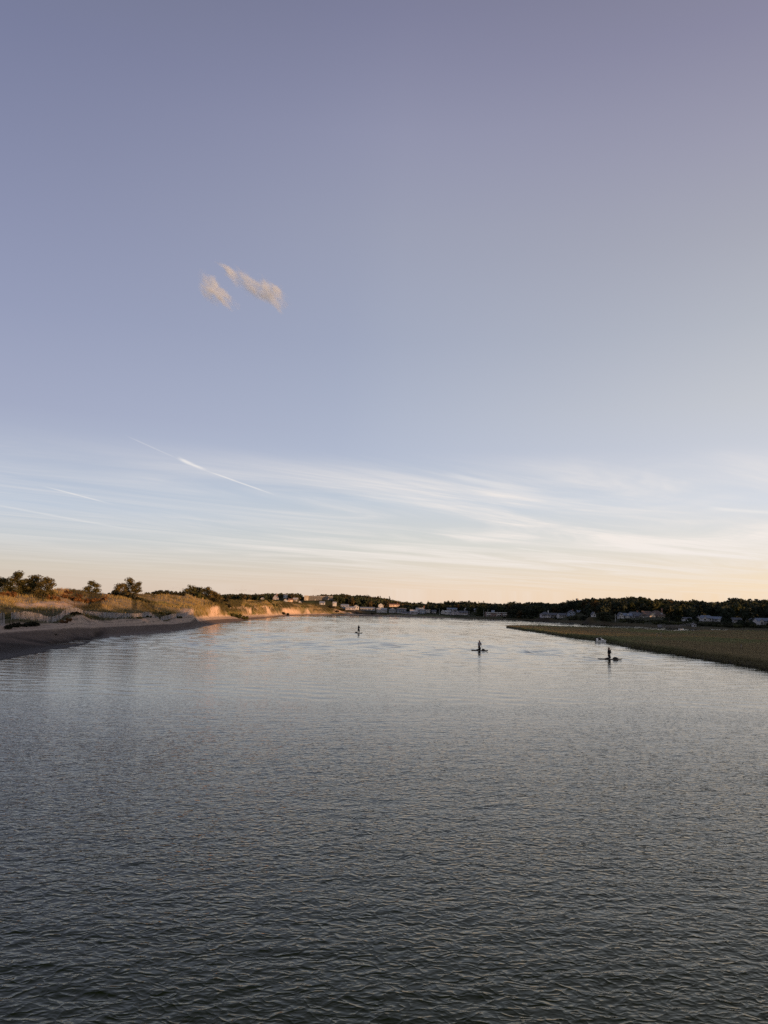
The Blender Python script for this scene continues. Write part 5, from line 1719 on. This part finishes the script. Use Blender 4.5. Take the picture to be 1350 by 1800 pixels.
def bundle(loc, heading, s, label):
    rng = np.random.default_rng(3)
    v, f = blob([(0, 0, 0.17 * s, 0.44 * s, 0.27 * s, 0.2 * s), (0.22 * s, 0.02, 0.13 * s, 0.32 * s, 0.23 * s, 0.15 * s), (-0.24 * s, 0, 0.14 * s, 0.28 * s, 0.22 * s, 0.15 * s)], 12, 8, 1.0)
    v = v + 0.012 * rng.normal(size=v.shape)
    r = empty('dry_bag', loc, heading); tag(r, label, 'bag', 'bundles carried on the boards')
    new_obj('sack', mesh_np('sack', v, f, M['blackcloth'], True), r)
    for q in (-0.2, 0.15):
        mb = MB(); mb.tube([(q * s, 0.27 * s * math.cos(a), 0.02 + 0.37 * s * math.sin(a)) for a in np.linspace(0, math.pi, 9)], 0.016, 5); mb.build('strap', M['board_edge'], r)


DECK = 0.09
poses = [
    dict(stand=True, sleeve=True, long=False, arms={-1: ((0.24, -0.30, 1.22), (0.42, -0.26, 1.38)), 1: ((0.20, 0.27, 1.16), (0.42, -0.10, 1.10))}),
    dict(stand=False, sleeve=False, long=False, arms={-1: ((0.26, -0.34, 0.86), (0.44, -0.34, 1.12)), 1: ((0.12, 0.36, 0.80), (0.36, 0.02, 0.72))}),
    dict(stand=False, sleeve=True, long=True, arms={-1: ((0.24, -0.26, 0.92), (0.42, -0.34, 1.10)), 1: ((0.16, 0.26, 0.76), (0.40, -0.20, 0.72))}),
]
PL = [('black-clad paddler standing upright on the farthest board', 'blackcloth', 'hairdark', 'blackcloth'),
      ('kneeling paddler in a pale shirt with bare raised arm on the middle board', 'greycloth', 'hairdark', 'blackcloth'),
      ('kneeling long-haired paddler all in black on the nearest board', 'blackcloth', 'hairbrown', 'blackcloth')]
BL = ['dark paddleboard farthest out, under the standing paddler', 'dark paddleboard under the kneeling paddler in the pale shirt', 'dark paddleboard nearest, under the kneeling long-haired paddler']
PD = ['paddle held by the standing far paddler', 'paddle raised by the paddler in the pale shirt', 'upright paddle held by the long-haired paddler']
for i, (bx, by, hd) in enumerate(BOARDS):
    paddleboard((bx, by, 0.02), hd, BL[i])
    ca, sa = math.cos(hd), math.sin(hd)
    off = -0.1 if i else 0.0
    loc = (bx + ca * off, by + sa * off, 0.02 + DECK)
    person(loc, hd, poses[i], PL[i][1], PL[i][2], PL[i][0], PL[i][3])
    A = poses[i]['arms']
    up = Vector(A[-1][1]); dn = Vector(A[1][1])
    if i == 0: a, b = Vector((0.42, -0.30, 1.50)), Vector((0.52, -0.62, -0.05))
    elif i == 1: a, b = Vector((0.45, -0.30, 1.22)), Vector((0.36, 0.50, -0.02))
    else: a, b = Vector((0.42, -0.30, 1.20)), Vector((0.44, -0.62, 0.0))
    paddle(loc, hd, a, b, PD[i])
    bo = (0.8, 0.75, 0.80)[i] if i else -0.95
    bundle((bx + ca * bo, by + sa * bo, 0.02 + DECK - 0.005), hd, (0.65, 0.6, 0.72)[i],
           ('dark bundle behind the standing paddler', 'dark bundle in front of the paddler in the pale shirt', 'large dark bundle on the bow of the nearest board')[i])

# ------------------------------------------------------------------ boats, dock, posts
def boat(loc, rz, length, width, label, motor=True, dark=False, deck=False):
    r = empty('boat', loc, rz); tag(r, label, 'boat', 'moored boats')
    n = 11; mb = MB(); vs = []
    for i in range(n):
        u = i / (n - 1)
        w = width / 2 * (1 - max(0, u - 0.25) ** 1.7 / 0.75 ** 1.7 * 0.97)
        sh = 0.40 + 0.14 * u ** 2; x = (u - 0.5) * length
        vs += [(x, -w * 0.55, -0.12 + 0.15 * u ** 3), (x, -w, sh), (x, -w * 0.86, sh), (x, -w * 0.5, 0.02 + 0.15 * u ** 3), (x, w * 0.5, 0.02 + 0.15 * u ** 3), (x, w * 0.86, sh), (x, w, sh), (x, w * 0.55, -0.12 + 0.15 * u ** 3)]
    fs = []
    for i in range(n - 1):
        for k in range(8): fs.append((i * 8 + k, i * 8 + (k + 1) % 8, (i + 1) * 8 + (k + 1) % 8, (i + 1) * 8 + k))
    fs += [tuple(range(8))[::-1], tuple((n - 1) * 8 + k for k in range(8))]
    mb.add(vs, fs); mb.build('hull', M['boat_white'], r)
    for q in (-0.22, 0.12):
        part_box('thwart', 'dockwood', r, (q * length, 0, 0.36), (0.26, width * 0.84, 0.05))
    part_box('transom', 'boat_white', r, (-length / 2 + 0.03, 0, 0.22), (0.08, width * 0.9, 0.52))
    if motor:
        mo = MB(); mo.box(-0.16, 0.16, -0.13, 0.13, 0.5, 0.92); mo.tube([(0, 0, 0.55), (-0.02, 0, 0.1), (0, 0, -0.3)], [0.09, 0.07, 0.06], 8)
        e = mo.build('outboard_motor', M['boat_dark'], r, (-length / 2 - 0.16, 0, 0))
        t = MB(); t.tube([(0.1, 0, 0.75), (0.55, 0.05, 0.82)], 0.025, 6); t.build('tiller', M['boat_dark'], e)
    if deck:       # sloping white foredeck with a low windscreen, dark helm seat behind it
        fd = MB(); w = width / 2
        fd.add([(0.0, -w * 0.86, 0.47), (0.0, w * 0.86, 0.47), (length * 0.34, w * 0.45, 0.56), (length * 0.34, -w * 0.45, 0.56), (0.05, -w * 0.6, 0.80), (0.05, w * 0.6, 0.80)],
               [(0, 4, 5, 1), (4, 3, 2, 5), (0, 3, 4), (1, 5, 2), (0, 1, 2, 3)])
        fd.build('foredeck', M['boat_white'], r)
        ws = MB(); ws.add([(0.02, -w * 0.6, 0.80), (0.02, w * 0.6, 0.80), (-0.18, w * 0.5, 1.12), (-0.18, -w * 0.5, 1.12), (0.05, -w * 0.6, 0.80), (0.05, w * 0.6, 0.80), (-0.15, w * 0.5, 1.12), (-0.15, -w * 0.5, 1.12)],
                          [(0, 1, 2, 3), (7, 6, 5, 4), (0, 4, 5, 1), (1, 5, 6, 2), (2, 6, 7, 3), (3, 7, 4, 0)])
        ws.build('windscreen', M['boat_white'], r)
        st = MB(); st.box(-0.25, 0.25, -w * 0.7, w * 0.7, 0.05, 1.05); st.build('helm_seat', M['boat_dark'], r, (-length * 0.20, 0, 0))
        qb = MB(); qb.box(-0.2, 0.2, -w * 0.8, w * 0.8, 0.3, 0.85); qb.build('stern_locker', M['boat_white'], r, (-length * 0.40, 0, 0))
    if dark:
        c = MB(); c.box(-0.5, 0.5, -width * 0.3, width * 0.3, 0.35, 1.0); c.build('console', M['boat_dark'], r, (0.1, 0, 0))


p = pixz(1057, 1128.2, 0.1); boat((p.x, p.y, -0.02), math.radians(-20), 2.1, 1.0, 'small white motorboat with a dark seat lying at the marsh edge', deck=True)
p = pixz(1198, 1107.0, 0); boat((p.x, p.y, 0.05), math.radians(10), 2.6, 1.1, 'small white skiff by the dock ramp', False)
p = pixz(1256, 1108.6, 0.1); boat((p.x, p.y, 0.25), math.radians(170), 3.0, 1.3, 'white motorboat, left of two beyond the marsh')
p = pixz(1269, 1109.0, 0.1); boat((p.x, p.y, 0.25), math.radians(175), 4.2, 1.5, 'long white boat, right of two beyond the marsh', False, True)

# the dock with its ramp
p = pix(1162, 1103, 402); z0 = 1.05
dock = empty('dock', (p.x, p.y, 0)); tag(dock, 'grey timber dock with railing at the right shore', 'dock')
for i in range(25):
    part_box('plank', 'dockwood', dock, (0.2 + i * 0.42, 0, z0), (0.40, 1.8, 0.07))
for i in range(7):
    for s in (-1, 1):
        m = MB(); m.tube([(0, 0, -2.6), (0, 0, z0 + 1.0)], 0.09, 6); m.build('pile', M['dockwood'], dock, (0.2 + i * 1.7, s * 0.98, 0))
for s in (-1, 1):
    for q in (0.5, 0.95):
        part_box('rail', 'dockwood', dock, (5.3, s * 0.98, z0 + q), (10.6, 0.07, 0.09))
m = MB(); m.box(-0.9, 0.9, -0.9, 0.9, 0.1, 1.5); m.build('locker', M['w_dim'], dock, (-0.6, 0, z0 - 0.5))
p2 = pix(1194, 1101, 408); p3 = pix(1220, 1097.5, 420)
ramp = empty('ramp', p2); tag(ramp, 'narrow pale gangway rising from the dock to the boat shed', 'gangway')
m = MB(); d = p3 - p2; m.tube([Vector((0, 0, 0)), d], 0.16, 4); m.build('walkway', M['dockwood'], ramp)
for s in (0.5, 0.9):
    m = MB(); m.tube([Vector((0, -0.4, s)), d + Vector((0, -0.4, s))], 0.035, 5); m.build('handrail', M['trim'], ramp)
for i in range(6):
    m = MB(); m.tube([(0, 0, -3.0), (0, 0, 0.95)], 0.06, 5); m.build('post', M['dockwood'], ramp, tuple(d * (i / 5) + Vector((0, -0.4, 0))))

for (px, py, top, z, lab) in ((1162, 1125.5, 1111.5, 0.5, 'taller of two pale posts standing in the marsh grass'), (1155, 1120.5, 1113, 0.5, 'shorter of two pale posts standing in the marsh grass'), (1303, 1142, 1133, 0.5, 'thin pale stake in the right part of the marsh')):
    p = pixz(px, py, z); h = pix(px, top, p.y).z - z
    m = MB(); m.tube([(0, 0, -0.5), (0.02, 0, h)], [0.045, 0.035], 6); m.box(-0.07, 0.11, -0.05, 0.05, h - 0.25, h - 0.05)
    tag(m.build('marsh_post', M['dockwood'], None, p), lab, 'post', 'posts in the marsh')

# masts, flagpoles, water tower on the skyline
def pole(px, base, top, D, r, name, label, cat, mat, group):
    a = pix(px, top, D); g = float(land_h(np.array([a.x]), np.array([a.y]))[0][0]); h = a.z - g
    m = MB(); m.tube([(0, 0, -0.5), (0, 0, h * 0.6), (0, 0, h)], [r, r * 0.8, r * 0.5], 7)
    ro = empty(name, (a.x, a.y, g)); tag(ro, label, cat, group)
    m.build('pole', M[mat], ro)
    m = MB(); m.box(-r * 2, r * 2, -r * 2, r * 2, -0.5, 0.35); m.build('footing', M['dockwood'], ro)
    if cat == 'mast':
        for q in (0.88, 0.94):
            m = MB(); m.box(-0.7, 0.7, -0.12, 0.12, h * q - 0.1, h * q + 0.1); m.build('antenna', M['steel'], ro)
    else:
        m = MB(); m.box(-0.12, 0.12, -0.12, 0.12, h, h + 0.2); m.build('finial', M['trim'], ro)


pole(795.5, 0, 1054, 1180, 0.38, 'radio_mast', 'thin radio mast on the skyline above the town', 'mast', 'steel', 'masts on the skyline')
pole(1007, 0, 1052.5, 900, 0.2, 'radio_mast', 'thin mast left of the water tower', 'mast', 'steel', 'masts on the skyline')
pole(454.5, 0, 1043, 1100, 0.3, 'radio_mast', 'short mast rising from the trees of the left hill', 'mast', 'steel', 'masts on the skyline')
pole(820, 0, 1057, 1150, 0.3, 'radio_mast', 'stubby mast right of the tall radio mast', 'mast', 'steel', 'masts on the skyline')
for px, top, D, lab in ((772.5, 1070.5, 925, 'white flagpole left of the small white gable'), (785.5, 1069, 925, 'white flagpole above the low white house'), (850.5, 1071.5, 860, 'white flagpole left of the motel, left of two'),
                        (857.5, 1072, 858, 'white flagpole beside the motel, right of two'), (824.5, 1074.5, 900, 'white pole right of the broad lavender house'), (1081.5, 1080, 520, 'thin white pole left of the narrow white gable')):
    pole(px, 0, top, D, 0.16, 'flagpole', lab, 'flagpole', 'trim', 'flagpoles on the far shore')

a = pix(1014.5, 1053.2, 1250); g = float(land_h(np.array([a.x]), np.array([a.y]))[0][0]); h = a.z - g
wt = empty('water_tower', (a.x, a.y, g)); tag(wt, 'small water tower peeping over the wooded skyline', 'water tower')
m = MB(); m.tube([(0, 0, h - 1.6), (0, 0, h - 1.2), (0, 0, h + 0.8), (0, 0, h + 1.3)], [1.0, 2.3, 2.3, 0.5], 12); m.build('tank', M['steel'], wt)
for i in range(6):
    q = i * math.pi / 3
    m = MB(); m.tube([(2.3 * math.cos(q), 2.3 * math.sin(q), -0.5), (1.5 * math.cos(q), 1.5 * math.sin(q), h - 1.3)], 0.16, 5); m.build('leg', M['steel'], wt)

# ------------------------------------------------------------------ clouds and vapour trails
def mat_cloud(name, dens, scale, lo, hi, stretch=(1, 1, 1), along=None, rnd=True):
    """density fades towards the outline of the unit body and is torn by noise"""
    m = bpy.data.materials.new(name); m.use_nodes = True
    nt = m.node_tree; nt.nodes.clear(); N, L = nt.nodes.new, nt.links.new
    out = N('ShaderNodeOutputMaterial'); vol = N('ShaderNodeVolumePrincipled')
    vol.inputs['Color'].default_value = (0.86, 0.94, 1.0, 1); vol.inputs['Anisotropy'].default_value = 0.15
    L(vol.outputs[0], out.inputs['Volume'])
    tc = N('ShaderNodeTexCoord')
    ln = N('ShaderNodeVectorMath'); ln.operation = 'LENGTH'; L(tc.outputs['Object'], ln.inputs[0])
    mp = N('ShaderNodeMapping'); mp.inputs['Scale'].default_value = stretch; L(tc.outputs['Object'], mp.inputs[0])
    nz = N('ShaderNodeTexNoise'); nz.inputs['Scale'].default_value = scale; nz.inputs['Detail'].default_value = 4; nz.inputs['Roughness'].default_value = 0.52; nz.inputs['Distortion'].default_value = 0.3
    nz.noise_dimensions = '4D'
    oi = N('ShaderNodeObjectInfo'); ml = N('ShaderNodeMath'); ml.operation = 'MULTIPLY'; ml.inputs[1].default_value = 37.0
    L(oi.outputs['Random'], ml.inputs[0]); L(ml.outputs[0], nz.inputs['W'])
    L(mp.outputs[0], nz.inputs[0])
    fall = N('ShaderNodeMapRange'); fall.interpolation_type = 'SMOOTHSTEP'
    fall.inputs[1].default_value = 0.15; fall.inputs[2].default_value = 1.0; fall.inputs[3].default_value = 0.22; fall.inputs[4].default_value = -0.34
    L(ln.outputs['Value'], fall.inputs[0])
    ct = N('ShaderNodeMath'); ct.operation = 'MULTIPLY_ADD'; ct.inputs[1].default_value = 2.3; ct.inputs[2].default_value = -0.65; L(nz.outputs[0], ct.inputs[0])
    ad = N('ShaderNodeMath'); ad.operation = 'ADD'; L(ct.outputs[0], ad.inputs[0]); L(fall.outputs[0], ad.inputs[1])
    mr = N('ShaderNodeMapRange'); mr.interpolation_type = 'SMOOTHSTEP'
    mr.inputs[1].default_value = lo; mr.inputs[2].default_value = hi; mr.inputs[4].default_value = dens
    L(ad.outputs[0], mr.inputs[0]); L(mr.outputs[0], vol.inputs['Density'])
    return m


M['cloud'] = mat_cloud('evening cloud vapour', 0.085, 1.6, 0.34, 1.10)
M['wisp'] = mat_cloud('thin grey cloud vapour', 0.006, 2.0, 0.40, 0.9)


def cloud_body(seed):
    v, f = blob([(0, 0, 0, 1, 1, 1)], 24, 14, 1.0)
    me = bpy.data.meshes.new('vapour'); me.from_pydata([tuple(q) for q in v], [], [tuple(int(i) for i in q[::-1]) for q in f]); me.update()
    return me


CB = cloud_body(0)


def cloud(segs, D, mat, name, label, cat, group=None):
    """segs: (px0, py0, px1, py1, thickness px, depth factor) ellipsoid puffs along photograph lines at distance D"""
    me = CB.copy(); me.materials.append(M[mat])
    c0 = pix((segs[0][0] + segs[0][2]) / 2, (segs[0][1] + segs[0][3]) / 2, D)
    root = empty(name, c0); tag(root, label, cat, group)
    for (x0, y0, x1, y1, th, dp) in segs:
        a, b = pix(x0, y0, D), pix(x1, y1, D * dp)
        c = (a + b) / 2; d = b - a; L = d.length / 2
        k = c.length / F_PX
        o = new_obj('puff', me, root, c - c0)
        o.rotation_euler = d.to_track_quat('X', 'Z').to_euler()
        o.scale = (L * 1.45, th * k / 2 * 1.9, th * k / 2 * 1.6)


cloud([(352, 486, 388, 526, 30, 1.0), (368, 500, 412, 540, 22, 1.0)], 1500, 'cloud', 'cloud', 'smaller peach cloud puff, left of the pair in the blue sky', 'cloud', 'small clouds in the blue sky')
cloud([(388, 462, 430, 500, 19, 1.0), (416, 484, 476, 524, 25, 1.0), (455, 495, 500, 540, 30, 1.0)], 1500, 'cloud', 'cloud', 'longer slanting peach cloud, right of the pair in the blue sky', 'cloud', 'small clouds in the blue sky')
for (x0, y0, x1, y1, th, lab) in ((296, 1033, 322, 1035, 5, 'tiny grey cloud low above the dunes, left of three'), (398, 1036.5, 456, 1039, 5, 'flat grey cloud low over the left hill, middle of three'), (548, 1037.5, 578, 1038.5, 4, 'tiny grey cloud above the hotel, right of three')):
    cloud([(x0, y0, x1, y1, th, 1.0)], 12000, 'wisp', 'cloud', lab, 'cloud', 'tiny grey clouds near the horizon')
